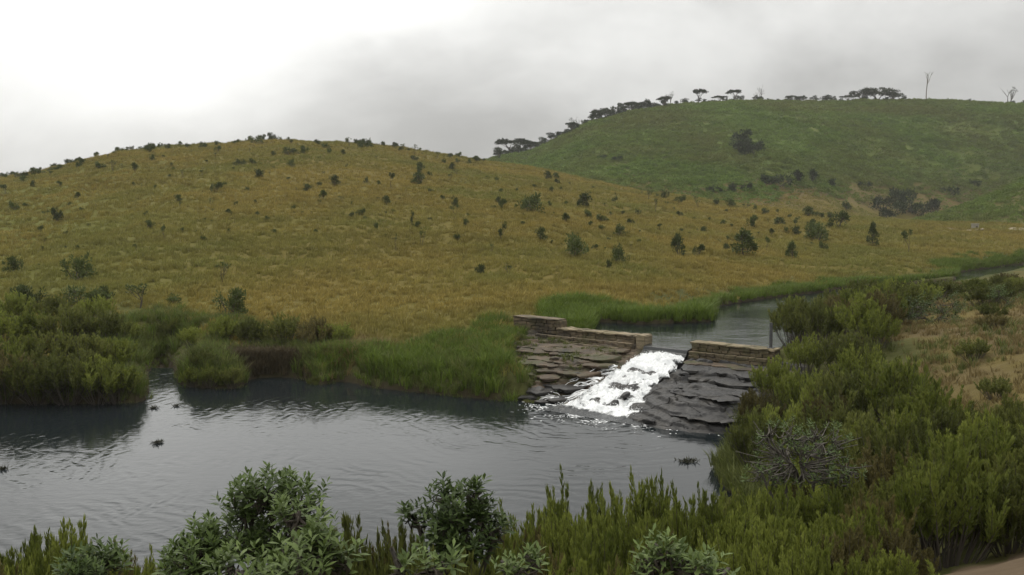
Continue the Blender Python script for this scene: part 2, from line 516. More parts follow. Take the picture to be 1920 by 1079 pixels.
def foam_mat():
    m, nt, bs, out = new_mat('white_water')
    attr = N(nt, 'ShaderNodeAttribute', attribute_name='v')   # along the flow: how broken the water is
    geo = nt.nodes.new('ShaderNodeNewGeometry'); P = geo.outputs['Position']
    fa = N(nt, 'ShaderNodeAttribute', attribute_name='fa'); fs = N(nt, 'ShaderNodeAttribute', attribute_name='fs')
    cb = nt.nodes.new('ShaderNodeCombineXYZ'); nt.links.new(fa.outputs['Fac'], cb.inputs[0]); nt.links.new(fs.outputs['Fac'], cb.inputs[1])
    n1 = noise(nt, mapping(nt, cb.outputs[0], (13.0, 1.9, 1)), 1.0, 8, 0.72, 0.7)
    n2 = noise(nt, P, 1.3, 4, 0.6, 0.6)
    f = math_n(nt, 'ADD', math_n(nt, 'MULTIPLY', n1, 0.75), math_n(nt, 'MULTIPLY', n2, 0.55))
    f = math_n(nt, 'ADD', f, math_n(nt, 'SUBTRACT', attr.outputs['Fac'], 0.62))
    k = ramp(nt, f, [(0.46, 0.0), (0.52, 0.35), (0.66, 1.0)])
    col = mixc(nt, k, (0.030, 0.032, 0.032), (0.80, 0.81, 0.81))
    nt.links.new(col, bs.inputs['Base Color'])
    nt.links.new(ramp(nt, k, [(0.0, 0.08), (0.6, 0.6)]), bs.inputs['Roughness'])
    bs.inputs['IOR'].default_value = 1.333
    bp = nt.nodes.new('ShaderNodeBump'); bp.inputs['Strength'].default_value = 0.6; bp.inputs['Distance'].default_value = 0.06
    nt.links.new(n1, bp.inputs['Height']); nt.links.new(bp.outputs[0], bs.inputs['Normal'])
    return m


def froth_mat():
    m, nt, bs, out = new_mat('froth')
    bs.inputs['Base Color'].default_value = (0.88, 0.89, 0.89, 1); bs.inputs['Roughness'].default_value = 0.6
    return m


M_GROUND = ground_mat()
M_FOAM = foam_mat(); M_FROTH = froth_mat()

# ------------------------------------------------------------------ the lie of the land
POOL = [at(*p, 0.0) for p in [(0, 757), (120, 758), (210, 757), (270, 752), (279, 724), (282, 696), (290, 674), (312, 672), (327, 698), (338, 722),
                              (400, 729), (452, 727), (470, 712), (520, 708), (570, 712), (600, 722), (640, 716), (700, 727), (800, 738), (900, 748), (985, 757),
                              (1060, 764), (1140, 756), (1225, 770), (1300, 790), (1378, 803), (1368, 850), (1345, 900)]]
POOL += [(7.0, 21.5), (3.5, 18.6), (-2, 17.6), (-9, 17.0), (-16, 16.4), (-26, 15.5), (-45, 15), (-90, 20), (-90, 47), (-45, 43), (-30, 41.5)]
POOL = smooth_poly(POOL, 3)
CHAN = [at(*p, 2.0) for p in [(1120, 604), (1200, 609), (1335, 604), (1350, 574), (1440, 560), (1535, 549), (1620, 535), (1720, 532), (1792, 526), (1800, 511), (1900, 497), (2060, 490)]]
CHAN += [at(*p, 2.0) for p in [(2060, 500), (1925, 508), (1850, 522), (1780, 537), (1690, 552), (1600, 565), (1545, 590), (1500, 622), (1480, 650)]]
# the weir line, in its own frame: a along the wall, s downstream
W0 = np.array([8.0, 45.0]); WA = np.array([0.795, -0.607]); WS = np.array([-0.607, -0.795])


def wpt(a, s): return W0[0] + WA[0] * a + WS[0] * s, W0[1] + WA[1] * a + WS[1] * s


def wco(x, y):
    dx = np.asarray(x) - W0[0]; dy = np.asarray(y) - W0[1]
    return dx * WA[0] + dy * WA[1], dx * WS[0] + dy * WS[1]


CHAN = CHAN + [wpt(5.2, -0.1), wpt(-4.8, -0.15)]
CHAN = np.array(CHAN)

HILL1 = [(-900, 420, 240, 46, 0.9), (-400, 372, 255, 45, 0.9), (0, 333, 268, 45, 0.9), (100, 315, 272, 45, 0.9), (200, 292, 276, 46, 0.9), (300, 277, 282, 46, 0.9), (400, 269, 286, 47, 1.0), (530, 264, 290, 48, 1.0),
         (650, 268, 288, 48, 1.2), (750, 276, 285, 50, 1.5), (850, 292, 280, 51, 2.0), (930, 305, 272, 53, 2.6), (1020, 326, 265, 56, 2.7), (1100, 343, 258, 60, 2.7), (1300, 374, 240, 72, 2.7),
         (1500, 399, 225, 88, 2.8), (1650, 415, 210, 100, 2.8), (1800, 424, 205, 118, 2.9), (1950, 428, 215, 130, 3.0), (2400, 420, 240, 140, 3.5)]
HILL2 = [(0, 470, 440), (500, 440, 450), (750, 380, 460), (850, 332, 465), (925, 299, 470), (1000, 284, 485), (1050, 258, 500), (1100, 234, 515), (1200, 208, 535), (1300, 196, 550), (1400, 192, 560), (1600, 192, 575), (1750, 190, 580),
         (1920, 196, 580), (2300, 215, 590), (2800, 260, 600)]
HILL3 = [(1500, 470, 330), (1640, 440, 330), (1740, 410, 335), (1800, 388, 340), (1920, 333, 345), (2100, 285, 350), (2600, 240, 360)]


def _tab(T, y):
    T = np.array([t for t in T], float)
    azs = az_of(T[:, 0], T[:, 1]); te = tan_el(T[:, 0], T[:, 1])
    return azs, te, T


H1A, H1E, H1T = _tab(HILL1, 1); H2A, H2E, H2T = _tab(HILL2, 1); H3A, H3E, H3T = _tab(HILL3, 1)

# near bank and the meadow beside the river: thin-plate spline through surveyed points
CTRL = np.array([(0, 0, 7.1), (-8, 0, 6.6), (8, 0, 7.2), (-20, 0, 6), (20, 0, 7.5), (-8, 6, 4.6), (0, 6, 5.0), (5, 6, 5.9), (4.4, 8.2, 5.3), (10, 8, 6.0), (-8, 12, 2.2), (0, 12, 2.4),
                 (6, 12, 4.0), (12, 14, 5.0), (-12, 18, 0.3), (0, 18.5, 0.3), (6, 20, 1.0), (9, 24, 1.0), (14, 22, 4.0), (20, 30, 4.2), (11.5, 30, 1.0), (16, 38, 3.2), (22, 40, 3.6), (14, 42, 2.3), (30, 50, 3.6),
                 (24, 58, 2.6), (40, 70, 2.9), (60, 95, 2.9), (20, 20, 4.8), (30, 25, 5), (-30, 14, 0.4), (-50, 12, 0.5), (-30, 0, 5), (60, 60, 4), (60, 30, 6), (100, 60, 5), (-100, 0, 6), (0, -60, 9), (100, -30, 9),
                 (13.5, 34, 1.6), (18, 47, 2.5), (70, 110, 2.9), (110, 130, 3.4), (160, 60, 7), (0, -150, 9), (-160, 0, 7), (160, 160, 5)], float)


def tps_fit(C):
    n = len(C); d = np.hypot(C[:, None, 0] - C[None, :, 0], C[:, None, 1] - C[None, :, 1])
    K = np.where(d > 0, d * d * np.log(d + 1e-9), 0) + np.eye(n) * 2.0
    Pm = np.c_[np.ones(n), C[:, :2]]
    A = np.zeros((n + 3, n + 3)); A[:n, :n] = K; A[:n, n:] = Pm; A[n:, :n] = Pm.T
    return np.linalg.solve(A, np.r_[C[:, 2], 0, 0, 0])


TPS = tps_fit(CTRL)


def g_near(x, y):
    xx = np.clip(x, -150, 150); yy = np.clip(y, -150, 150)
    z = TPS[-3] + TPS[-2] * xx + TPS[-1] * yy
    for (cx, cy, _), w in zip(CTRL, TPS[:-3]):
        d2 = (xx - cx) ** 2 + (yy - cy) ** 2 + 1e-9
        z = z + w * 0.5 * d2 * np.log(d2)
    return np.clip(z, 0.2, 12)


RC_A = az_of(np.array([-400, 0, 600, 1000, 1140, 1250, 1300, 1380, 1450, 1600, 1850, 2100]))
RC_D = np.array([30, 31, 32, 34, 42, 46, 48, 54, 62, 80, 110, 135.0])


FINE = np.linspace(-3.2, 3.2, 2600)


def soft(azs, vals, sig):
    """table of vals over azimuth, rounded off"""
    v = np.interp(FINE, azs, vals); n = max(1, int(sig / (FINE[1] - FINE[0]) * 3)); k_ = np.exp(-0.5 * (np.arange(-n, n + 1) / n * 3) ** 2); k_ /= k_.sum()
    return np.convolve(np.pad(v, n, mode='edge'), k_, 'valid')


F2S = soft(az_of(np.array([1250, 1500, 1800, 2200])), [0, 25, 150, 170], rad(2.5))



def g_far(az, d):
    D1 = np.interp(az, FINE, soft(H1A, H1T[:, 2], rad(.8))); E1 = np.interp(az, FINE, soft(H1A, H1E, rad(.8))); F1 = np.interp(az, FINE, soft(H1A, H1T[:, 3], rad(.5))); Z1 = np.interp(az, H1A, H1T[:, 4])
    Hc = CZ + D1 * E1
    t = (d - F1) / (D1 - F1)
    tc = np.clip(t, 0, 1)
    s = 0.55 * np.sin(tc * math.pi / 2) ** 1.15 + 0.45 * sstep(0, 1, tc)
    z1 = Z1 + (Hc - Z1) * s
    z1 = np.where(t < 0, np.maximum(0.25, Z1 + (d - F1) * 0.14), z1)
    over = np.clip(d - D1, 0, None)
    side = sstep(-0.1, 0.12, az)          # the left part of the hill drops away behind its crest
    z1 = z1 - over ** 2 / (over + 60) * (0.45 * (1 - side) + 0.10 * side)
    D2 = np.interp(az, FINE, soft(H2A, H2T[:, 2], rad(.8))); E2 = np.interp(az, FINE, soft(H2A, H2E, rad(.6))); Hc2 = CZ + D2 * E2
    F2 = D1 + 18 + np.interp(az, FINE, F2S)
    t2 = np.clip((d - F2) / (D2 - F2), 0, 1)
    b2 = Hc - 3 + (F2 - D1 - 18) * 0.02
    z2 = b2 + (Hc2 - b2) * (0.6 * np.sin(t2 * math.pi / 2) ** 1.2 + 0.4 * sstep(0, 1, t2))
    o2 = np.clip(d - D2, 0, None)
    z2 = z2 - o2 ** 2 / (o2 + 80) * 0.35
    z2 = np.where(d < F2, -50, z2)
    D3 = np.interp(az, H3A, H3T[:, 2]); E3 = np.interp(az, H3A, H3E); Hc3 = CZ + D3 * E3
    t3 = np.clip((d - 255) / (D3 - 255), 0, 1)
    z3 = 4 + (Hc3 - 4) * np.sin(t3 * math.pi / 2) ** 1.1 - np.clip(d - D3, 0, None) * 0.25
    z3 = np.where((az > H3A[0]) & (d > 250), z3, -60)
    k = 2.5
    z = np.maximum(z1, z2) + 0
    z = np.maximum(z, z3)
    return z, z2 > z1, z3 >= z - 0.01


def stairs(z, h, sharp):
    q = z / h; f = np.floor(q); r = q - f
    return h * (f + sstep(0.5 - 0.5 * sharp, 0.5 + 0.5 * sharp, r))


def apron(s):
    """left limit of the bare rock, where the bank growth takes over"""
    return -8.2 + np.clip(np.asarray(s, float) - 2.2, 0, 8) * 0.80


def rock_z(a, s):
    """bed of rock below the weir (weir frame): thin tilted strata on the left, thicker dark beds and a smooth slab on the right"""
    lin = np.interp(s, [-1, 0, 1.2, 3, 4.2, 5, 6, 7, 8, 9.5, 11], [1.75, 1.75, 1.45, 1.2, 0.95, 0.72, 0.45, 0.15, -0.15, -0.55, -1.0])
    nz = fbm(a * 0.35 + 3, s * 0.5, 5, 4)
    left = 1 - sstep(-2.2, -0.8, a); right = sstep(1.2, 2.4, a)
    z = lin + nz * 0.45 * left + nz * 0.30 * right
    z = z + left * (0.06 + np.clip(-a - 2, 0, 9) * 0.05) * sstep(11, 4, s)
    z = z - left * sstep(-3.2, -1.4, a) * sstep(0.8, 2.0, s) * 0.12
    hump = np.exp(-((a - 4.2) / 2.4) ** 2 - ((s - 6.2) / 2.2) ** 2)
    z = z + right * (hump * 0.62 - 0.25 * np.exp(-((s - 3.4) / 0.7) ** 2))
    wa = a + fbm(a * 0.7, s * 0.7, 61, 3) * 0.8; ws = s + fbm(a * 0.7 + 40, s * 0.7, 63, 3) * 0.8
    tilt = z + 0.03 * a + fbm(wa * 0.55, ws * 1.1, 9, 4) * 0.16
    st = stairs(tilt, 0.17, 0.22); st = st * 0.75 + stairs(tilt + 0.03, 0.062, 0.3) * 0.25
    st = st - 0.03 * a
    z = z + left * (st - z)
    slab = sstep(3.6, 4.8, s)
    t2 = z + 0.04 * a + fbm(wa * 0.5, ws * 0.9, 12, 4) * 0.22
    st2 = stairs(t2, 0.26, 0.25) - 0.04 * a
    z = z + right * (st2 - z) * (0.95 - 0.50 * slab)
    crack = np.exp(-(np.abs(fbm(wa * 0.45 + 7, ws * 1.3, 65, 3)) / 0.018) ** 2)
    z = z - right * slab * crack * 0.07
    ctr = (1 - left) * (1 - right)
    z = z + ctr * (stairs(z, 0.42, 0.45) - z) * 0.6
    return z + fbm(a * 2.6, s * 2.6, 21, 4, 0.6) * (0.09 - 0.045 * right * slab)


def terrain(x, y, masks=False):
    x = np.asarray(x, float); y = np.asarray(y, float)
    d = np.hypot(x, y); az = np.arctan2(x, y)
    rc = np.interp(az, RC_A, RC_D)
    w = sstep(-3, 3, d - rc) * sstep(-1.9, -1.5, az) * sstep(1.9, 1.5, az)
    gn = g_near(x, y) + fbm(x * 0.35, y * 0.35, 3, 4) * 0.30
    gf, is2, is3 = g_far(az, d)
    gf = gf + fbm(x * 0.02, y * 0.02, 31, 4) * np.clip((d - 60) * 0.012, 0, 3.0) * (1 - 0.6 * sstep(rad(8), rad(14), az) * sstep(330, 260, d)) + fbm(x * 0.22, y * 0.22, 33, 4) * np.clip(d * 0.006, 0.18, 0.9)
    gf = np.maximum(gf, np.where(d > 45, 0.25, 0.25))
    z = gn * (1 - w) + gf * w
    dp = seg_dist(x, y, POOL); dc = seg_dist(x, y, CHAN)
    # beside the upper reach the ground stays above its water
    nearc = sstep(6, 1.5, dc)
    a, s = wco(x, y)
    up = sstep(0.2, -0.5, s)
    z = np.where(dc > 0, np.maximum(z, (2.22 + 0.1 * fbm(x, y, 41, 2)) * nearc * up), z)
    nb = fbm(x * 0.9, y * 0.9, 37, 3) * 0.25
    z = np.minimum(z, np.where(dp < 0, -0.25 + dp * 0.35, 0.12 + nb * 0.3 + dp * (0.85 + nb)))
    z = np.minimum(z, np.where(dc < 0, 1.7 + dc * 0.35, np.maximum(2.12 + dc * 0.6, 2.12)))
    rz = rock_z(a, s)
    inrock = (a > -10.5) & (a < 8.2) & (s > -0.3) & (s < 10.5)
    wr = sstep(-10.5, -9.0, a) * sstep(8.2, 6.8, a) * sstep(-0.3, 0.1, s) * sstep(10.5, 10.0, s)
    wr = wr * sstep(-1.0, 0.4, a - apron(s) + fbm(a * .7, s * .9, 67, 3) * 2.2)
    z = np.where(inrock, z * (1 - wr) + np.minimum(z, rz - 0.22) * wr, z)
    if not masks: return z
    return z, dict(d=d, az=az, w=w, dp=dp, dc=dc, is2=is2, is3=is3, a=a, s=s, wr=wr)


def skyline(az, d0, d1, n=160):
    """distance and slope of the highest line of sight between two distances"""
    az = np.atleast_1d(az); d = np.linspace(d0, d1, n)[None, :]
    x = d * np.sin(az)[:, None]; y = d * np.cos(az)[:, None]
    e = (terrain(x.ravel(), y.ravel()).reshape(x.shape) - CZ) / d
    k = np.argmax(e, 1)
    return np.broadcast_to(d, e.shape)[np.arange(len(az)), k], e[np.arange(len(az)), k]


H1G, H2G = H1E.copy(), H2E.copy()
for _ in range(3):                    # bring the skylines to the surveyed angles
    m1 = (H1T[:, 0] > -500) & (H1T[:, 0] < 960)
    H1E[m1] += (H1G - skyline(H1A, 150, 300)[1])[m1]
    m2 = (H2T[:, 0] > 900)
    H2E[m2] += (H2G - skyline(H2A, 420, 640)[1])[m2]


def hit(px, py):
    """where the ray through a pixel meets the land"""
    X, Y, Z = ray(px, py)
    h = math.hypot(X, Y)
    t = np.geomspace(3, 700, 1300) / h
    zz = CZ + Z * t; g = terrain(X * t, Y * t)
    k = np.argmax(zz <= g)
    if not (zz[k] <= g[k]): k = len(t) - 1
    if k > 0:
        d0 = zz[k - 1] - g[k - 1]; d1 = zz[k] - g[k]; f = d0 / (d0 - d1 + 1e-9)
        tt = t[k - 1] + (t[k] - t[k - 1]) * f
    else: tt = t[k]
    x, y = float(X * tt), float(Y * tt)
    return x, y, float(terrain(np.array([x]), np.array([y]))[0])


def build_ground():
    azs = np.concatenate([np.linspace(-180, -62, 40)[:-1], np.linspace(-62, -38, 25)[:-1], np.linspace(-38, 38, 440), np.linspace(38, 62, 25)[1:], np.linspace(62, 180, 40)[1:]])
    azs = np.radians(azs)
    rs = np.concatenate([[0.0, 0.8], np.geomspace(1.6, 20, 90)[:-1], np.geomspace(20, 130, 260)[:-1], np.geomspace(130, 640, 230)[:-1], np.geomspace(640, 1500, 18)])
    R, A = np.meshgrid(rs, azs, indexing='ij')
    x = R * np.sin(A); y = R * np.cos(A)
    z, k = terrain(x.ravel(), y.ravel(), True)
    far = sstep(700, 1450, k['d'])
    z = z * (1 - far) + (-40) * far
    d = k['d']; xr = x.ravel(); yr = y.ravel()
    nb = fbm(xr * 0.05, yr * 0.05, 51, 4); nf = fbm(xr * 0.3, yr * 0.3, 53, 4); nl = fbm(xr * 0.012, yr * 0.012, 57, 4)
    # elevation on the second hill decides golden -> brown -> green
    zz = z + nb * 5 + nl * 8
    green = k['is2'] * sstep(14, 23, zz) * (k['w'] > 0.5)
    brown = k['is2'] * sstep(8, 13, zz) * (1 - sstep(18, 26, zz)) * 0.8
    # ferny, greener left end of the near hill
    lefty = sstep(rad(-14), rad(-30), k['az'] + nb * 0.12)
    brown = np.maximum(brown, k['is3'] * (0.5 + nb * .5))
    green = np.where(k['is3'], 0.8 + nb * 0.5, green)
    green = np.maximum(green, 0.45 * lefty * (d > 60))
    sh = np.minimum(np.abs(k['dp']), np.abs(k['dc'])); shs = np.minimum(k['dp'], k['dc'])
    bank = (1 - sstep(2.0, 6.0, shs + nf * 4)) * (d < 150)
    bank = np.maximum(bank, (1 - k['w']) * (1 - sstep(0.5, 3.0, xr - (0.36 * yr + 2.0) + nf * 3)) * (d < 70))
    bank = np.maximum(bank, 0.9 * lefty * (1 - sstep(52, 80, d + nf * 20)))
    path = np.abs(xr - (4.9 + (yr - 8) * 0.5)) + nf * 0.6
    earth = (1 - sstep(0.7, 1.5, path)) * (yr < 11) * (yr > -10)
    mead = sstep(28, 34, yr) * (1 - sstep(44, 52, yr)) * (1 - k['w'])
    earth = np.maximum(earth, mead * sstep(0.1, 0.45, nf + 0.15) * 0.6 * sstep(2, 5, xr - 0.36 * yr))
    brown = np.maximum(brown, (1 - k['w']) * 0.6 * (d < 140))
    mud = 1 - sstep(0.05, 0.5, shs)
    q = grid_quads(*R.shape)
    me = mk_mesh('ground', np.c_[xr, yr, z], q, None, True, dict(green=np.clip(green, 0, 1), brown=np.clip(brown, 0, 1), bank=np.clip(bank, 0, 1), earth=np.clip(earth, 0, 1), mud=mud))
    o = obj('ground', me, M_GROUND); tag(o, kind='structure', label='grassy hills and river banks')
    return o


build_ground()

# ------------------------------------------------------------------ water
foot = wpt(0.9, 8.0)
gx, gy = np.meshgrid(np.linspace(-90, 16, 60), np.linspace(13, 50, 40), indexing='ij')
me = mk_mesh('pool_water', np.c_[gx.ravel(), gy.ravel(), np.zeros(gx.size)], grid_quads(*gx.shape), None, True)
tag(obj('pool_water', me, water_mat('pool_water', (foot[0], foot[1], 0), 0.36)), 'dark rippled pool below the cascade', kind='structure')


def poly_sheet(name, pts, z):
    bm = bmesh.new()
    f = bm.faces.new([bm.verts.new((p[0], p[1], z)) for p in pts])
    if f.normal.z < 0: f.normal_flip()
    bmesh.ops.triangulate(bm, faces=[f])
    bm.normal_update()
    me = bpy.data.meshes.new(name); bm.to_mesh(me); bm.free()
    if me.polygons[0].normal.z < 0: me.flip_normals()
    return me


def grow(poly, r):
    P = np.asarray(poly, float); n = len(P); out = []
    area = 0.5 * np.sum(P[:, 0] * np.roll(P[:, 1], -1) - np.roll(P[:, 0], -1) * P[:, 1])
    sg = 1 if area > 0 else -1
    for i in range(n):
        e1 = P[i] - P[i - 1]; e2 = P[(i + 1) % n] - P[i]
        n1 = np.array([e1[1], -e1[0]]) / (np.hypot(*e1) + 1e-9); n2 = np.array([e2[1], -e2[0]]) / (np.hypot(*e2) + 1e-9)
        m_ = n1 + n2; m_ /= np.hypot(*m_) + 1e-9
        out.append(P[i] + sg * m_ * r)
    return np.array(out)


CH2 = grow(CHAN, 0.5)
CH2[-2] = wpt(5.4, -0.05); CH2[-1] = wpt(-5.0, -0.05)
CH2 = np.vstack([CH2[:-1], [wpt(1.2, -0.02), wpt(-1.25, -0.02)], CH2[-1:]])
tag(obj('river_water', poly_sheet('river_water', CH2, 2.0), water_mat('river_water', None, 0.6)), 'river held back above the weir', kind='structure')

# ------------------------------------------------------------------ rocks below the weir
def rock_patch(name, a0, a1, s0, s1, na, ns, mat, label, parent=None):
    A, S = np.meshgrid(np.linspace(a0, a1, na), np.linspace(s0, s1, ns), indexing='ij')
    z = rock_z(A, S)
    e = np.minimum(np.minimum(sstep(a0, a0 + 0.8, A), sstep(a1, a1 - 0.8, A)), sstep(s1, s1 - 0.8, S))
    z = z - (1 - e) * 0.8
    if a0 < -5: z = z - (1 - sstep(-0.9, 0.3, A - apron(S) + fbm(A * .7, S * .9, 67, 3) * 2.2)) * 0.9
    X, Y = wpt(A, S)
    me = mk_mesh(name, np.c_[X.ravel(), Y.ravel(), z.ravel()], grid_quads(na, ns)[:, ::-1], None, False)
    if me.polygons[0].normal.z < 0: me.flip_normals()
    o = obj(name, me, mat)
    return o


tag(rock_patch('rock_outcrop', -10.2, -0.6, 0.02, 10.2, 280, 320, M_ROCKB, ''), 'brown layered rock outcrop between grassy bank and cascade', 'rock')
tag(rock_patch('rock_slab', 0.9, 8.0, 0.02, 10.2, 210, 300, M_ROCKD, ''), 'smooth dark wet rock slab beside the cascade below the short wall', 'rock')
tag(rock_patch('rock_bed', -1.2, 1.6, 0.02, 9.5, 60, 160, M_ROCKD, ''), 'dark rock bed under the white water of the cascade', 'rock')


def slab_mesh(name, a0, a1, sb, sf, zt, th, seed, mat):
    """a ledge: flat jagged plate of rock, its front edge broken"""
    n = max(10, int((a1 - a0) * 7)); m = 5
    a = np.linspace(a0, a1, n)
    taper = np.minimum(sstep(a0, a0 + 0.5, a), sstep(a1, a1 - 0.5, a))
    rg = np.random.default_rng(seed + 1000); ka = np.concatenate([[a0], np.sort(a0 + (a1 - a0) * rg.random(max(4, int((a1 - a0) * 1.7)))), [a1]]); kv = rg.uniform(-.38, .38, len(ka))
    f = sb + (sf - sb) * (0.25 + 0.75 * taper) + np.interp(a, ka, kv) + 0.35 * fbm(a * 0.75, a * 0 + seed * 3.1, seed, 3, .6) * 1.0 + fbm(a * 5, a * 0 + seed, seed + 9, 3, .6) * 0.22
    b = np.full(n, sb) + fbm(a * 0.9, a * 0 + 50 + seed, seed, 2) * 0.2
    V = []
    for k in range(m):
        t = k / (m - 1); s = b + (f - b) * t
        z = zt - 0.04 * t * (sf - sb) + fbm(a * 2.1, s * 2.1, seed + 3, 3) * 0.06 - (0.03 if k == m - 1 else 0)
        V.append(np.c_[a, s, z])
    s = f + 0.02 + fbm(a * 3, a * 0 + 7, seed + 6, 3) * 0.08
    V.append(np.c_[a, s - 0.02, np.full(n, zt - th * 0.55) + fbm(a * 3, a, seed + 5, 2) * 0.04])
    V.append(np.c_[a, s - 0.10, np.full(n, zt - th)])
    V = np.array(V)                      # (m+2, n, 3)
    X, Y = wpt(V[..., 0], V[..., 1])
    me = mk_mesh(name, np.c_[X.ravel(), Y.ravel(), V[..., 2].ravel()], grid_quads(m + 2, n), None, False)
    return obj(name, me, mat)


ledge_left = [(-9.4, -1.7, 0.9, 1.9, 1.78, .17), (-8.6, -2.2, 1.7, 2.7, 1.62, .16), (-7.5, -1.4, 2.3, 3.3, 1.42, .2), (-9.3, -4.2, 2.6, 3.6, 1.60, .2), (-6.2, -1.2, 3.2, 4.2, 1.20, .2), (-8.8, -3.4, 3.6, 4.7, 1.36, .22),
              (-5.2, -1.4, 4.2, 5.2, 0.96, .2), (-8.0, -3.0, 4.8, 5.8, 1.02, .22), (-4.6, -1.5, 5.2, 6.3, 0.66, .22), (-7.2, -2.6, 6.0, 7.0, 0.64, .25), (-4.2, -1.5, 6.4, 7.4, 0.34, .25)]
for i, (a0, a1, sb, sf, zt, th) in enumerate(ledge_left):
    a0 = max(a0, float(apron(sf)) - 0.3)
    o = slab_mesh('rock_ledge', a0, a1, sb, sf, float(np.mean(rock_z(np.linspace(a0 + .5, a1 - .5, 12), np.full(12, (sb + sf) / 2)))) + 0.05 + 0.06 * (i % 3) / 2, th, 60 + i * 3, M_ROCKB if i < 8 else M_ROCKD)
    places = ['just below the long wall', 'second below the long wall', 'third below the long wall', 'at the grassy end below the high wall', 'level with the top of the white water', 'below the tall green grass',
              'halfway down beside the white water', 'halfway down towards the grassy bank', 'low down beside the white water', 'just above the pool by the bank', 'at the pool beside the cascade foot']
    tag(o, 'flat jagged rock ledge ' + places[i], 'rock', 'rock ledges left of the cascade')
ledge_right = [(1.5, 7.4, 0.7, 1.5, 1.72, .25), (1.8, 7.6, 1.5, 2.5, 1.50, .3), (2.3, 7.6, 2.5, 3.4, 1.28, .3), (2.4, 7.2, 3.9, 4.7, 1, .14), (2.9, 6.6, 5.5, 6.2, 1, .10), (3.4, 7.0, 7.0, 7.6, 1, .12)]
for i, (a0, a1, sb, sf, zt, th) in enumerate(ledge_right):
    o = slab_mesh('rock_ledge', a0, a1, sb, sf, float(np.mean(rock_z(np.linspace(a0 + .5, a1 - .5, 12), np.full(12, (sb + sf) / 2)))) + (0.10 if i < 3 else 0.04), th, 160 + i * 3, M_ROCKD if i else M_ROCKB)
    tag(o, ['brown rock ledge at the foot of the short wall', 'dark rock ledge below the short wall, second down', 'dark rock ledge above the smooth wet slab', 'wide dark ledge across the top of the wet slab', 'thin dark ledge in the middle of the wet slab', 'dark ledge on the wet slab just above the pool'][i], 'rock', 'rock ledges right of the cascade')


# loose blocks lying on the ledges
def block_mesh(seed):
    bm = bmesh.new(); bmesh.ops.create_icosphere(bm, subdivisions=2, radius=0.5)
    r = random.Random(seed); cuts = [Vector((r.gauss(0, 1), r.gauss(0, 1), r.gauss(0, .8))).normalized() for _ in range(9)]
    for v in bm.verts:
        for c in cuts:
            dd = v.co.dot(c) - 0.33
            if dd > 0: v.co -= c * dd
        v.co.z *= 0.55
    me = bpy.data.meshes.new('boulder'); bm.to_mesh(me); bm.free(); return me


BLK = [block_mesh(i) for i in range(5)]
blocks = [(-2.4, 2.2, .5, 'wet block beside the top of the white water'), (-3.4, 1.5, .4, 'small block below the middle of the long wall'), (-5.6, 2.3, .55, 'flat block on the second ledge below the long wall'), (-6.9, 3.4, .5, 'block among the ledges below the wall stub'),
          (-4.3, 3.9, .6, 'squat block in the middle of the brown outcrop'), (-2.3, 4.9, .55, 'dark block at the edge of the white water'), (-7.6, 5.2, .6, 'block at the grassy edge of the outcrop'), (-5.4, 5.6, .45, 'small block low on the brown outcrop'),
          (-3.4, 6.6, .6, 'dark block just above the pool'), (-6.4, 6.8, .7, 'broad block on the shore below the grass'), (-2.6, 7.5, .6, 'wet block in the shallows by the cascade foot'), (1.15, 6.3, .5, 'dark boulder parting the white water'),
          (2.4, 2.9, .5, 'block on the dark ledges below the short wall'), (5.2, 2.6, .55, 'block at the end of the dark ledges'), (6.0, 4.4, .7, 'dark boulder on the slab by the thicket'), (3.4, 8.2, .6, 'low boulder where the slab meets the pool')]
for i, (a, s_, sz, lab) in enumerate(blocks):
    x, y = wpt(a, s_); z = float(rock_z(np.array([a]), np.array([s_]))[0])
    if a == 1.15: z += 0.16
    o = bpy.data.objects.new('boulder', BLK[i % 5]); COL.objects.link(o)
    mt = M_ROCKD if (a > -3 or s_ > 6) else M_ROCKB
    if not BLK[i % 5].materials: BLK[i % 5].materials.append(mt)
    o.material_slots[0].link = 'OBJECT'; o.material_slots[0].material = mt
    o.location = (x, y, z + sz * .10); o.scale = (sz * 1.3, sz, sz); o.rotation_euler = (random.uniform(-.2, .2), random.uniform(-.2, .2), random.uniform(0, 6))
    tag(o, lab, 'boulder', 'loose blocks around the cascade', 'thing')


# ------------------------------------------------------------------ weir walls
def stone_mesh(name, L, H, D, seed):
    bm = bmesh.new()
    bmesh.ops.create_cube(bm, size=1.0)
    r = random.Random(seed)
    for v in bm.verts:
        v.co.x *= L; v.co.y *= D; v.co.z *= H
        v.co += Vector((r.uniform(-.03, .03), r.uniform(-.03, .03), r.uniform(-.022, .022)))
    bmesh.ops.bevel(bm, geom=list(bm.edges), offset=0.018, segments=1, affect='EDGES', profile=0.6)
    me = bpy.data.meshes.new(name); bm.to_mesh(me); bm.free()
    return me


STONES = [stone_mesh('stone', l, 0.18, 0.3, i) for i, l in enumerate((0.34, 0.42, 0.5, 0.6))]
STL = (0.34, 0.42, 0.5, 0.6)
WANG = math.atan2(WA[1], WA[0])


def course(root, a0, a1, s_front, z0, mat, rnd, h=0.18):
    a = a0
    while a < a1 - 0.12:
        k = rnd.randrange(4); L = STL[k]; sx = 1.0
        if a + L > a1: sx = (a1 - a) / L
        o = obj('stone', STONES[k], mat, root)
        x, y = wpt(a + L * sx / 2, s_front - 0.15 + rnd.uniform(-.018, .018))
        o.location = (x, y, z0 + h / 2); o.rotation_euler = (rnd.uniform(-.02, .02), rnd.uniform(-.012, .012), WANG + rnd.uniform(-.02, .02))
        o.scale = (sx * 0.97, 1, h / 0.18 * 0.95)
        a += L * sx + 0.012


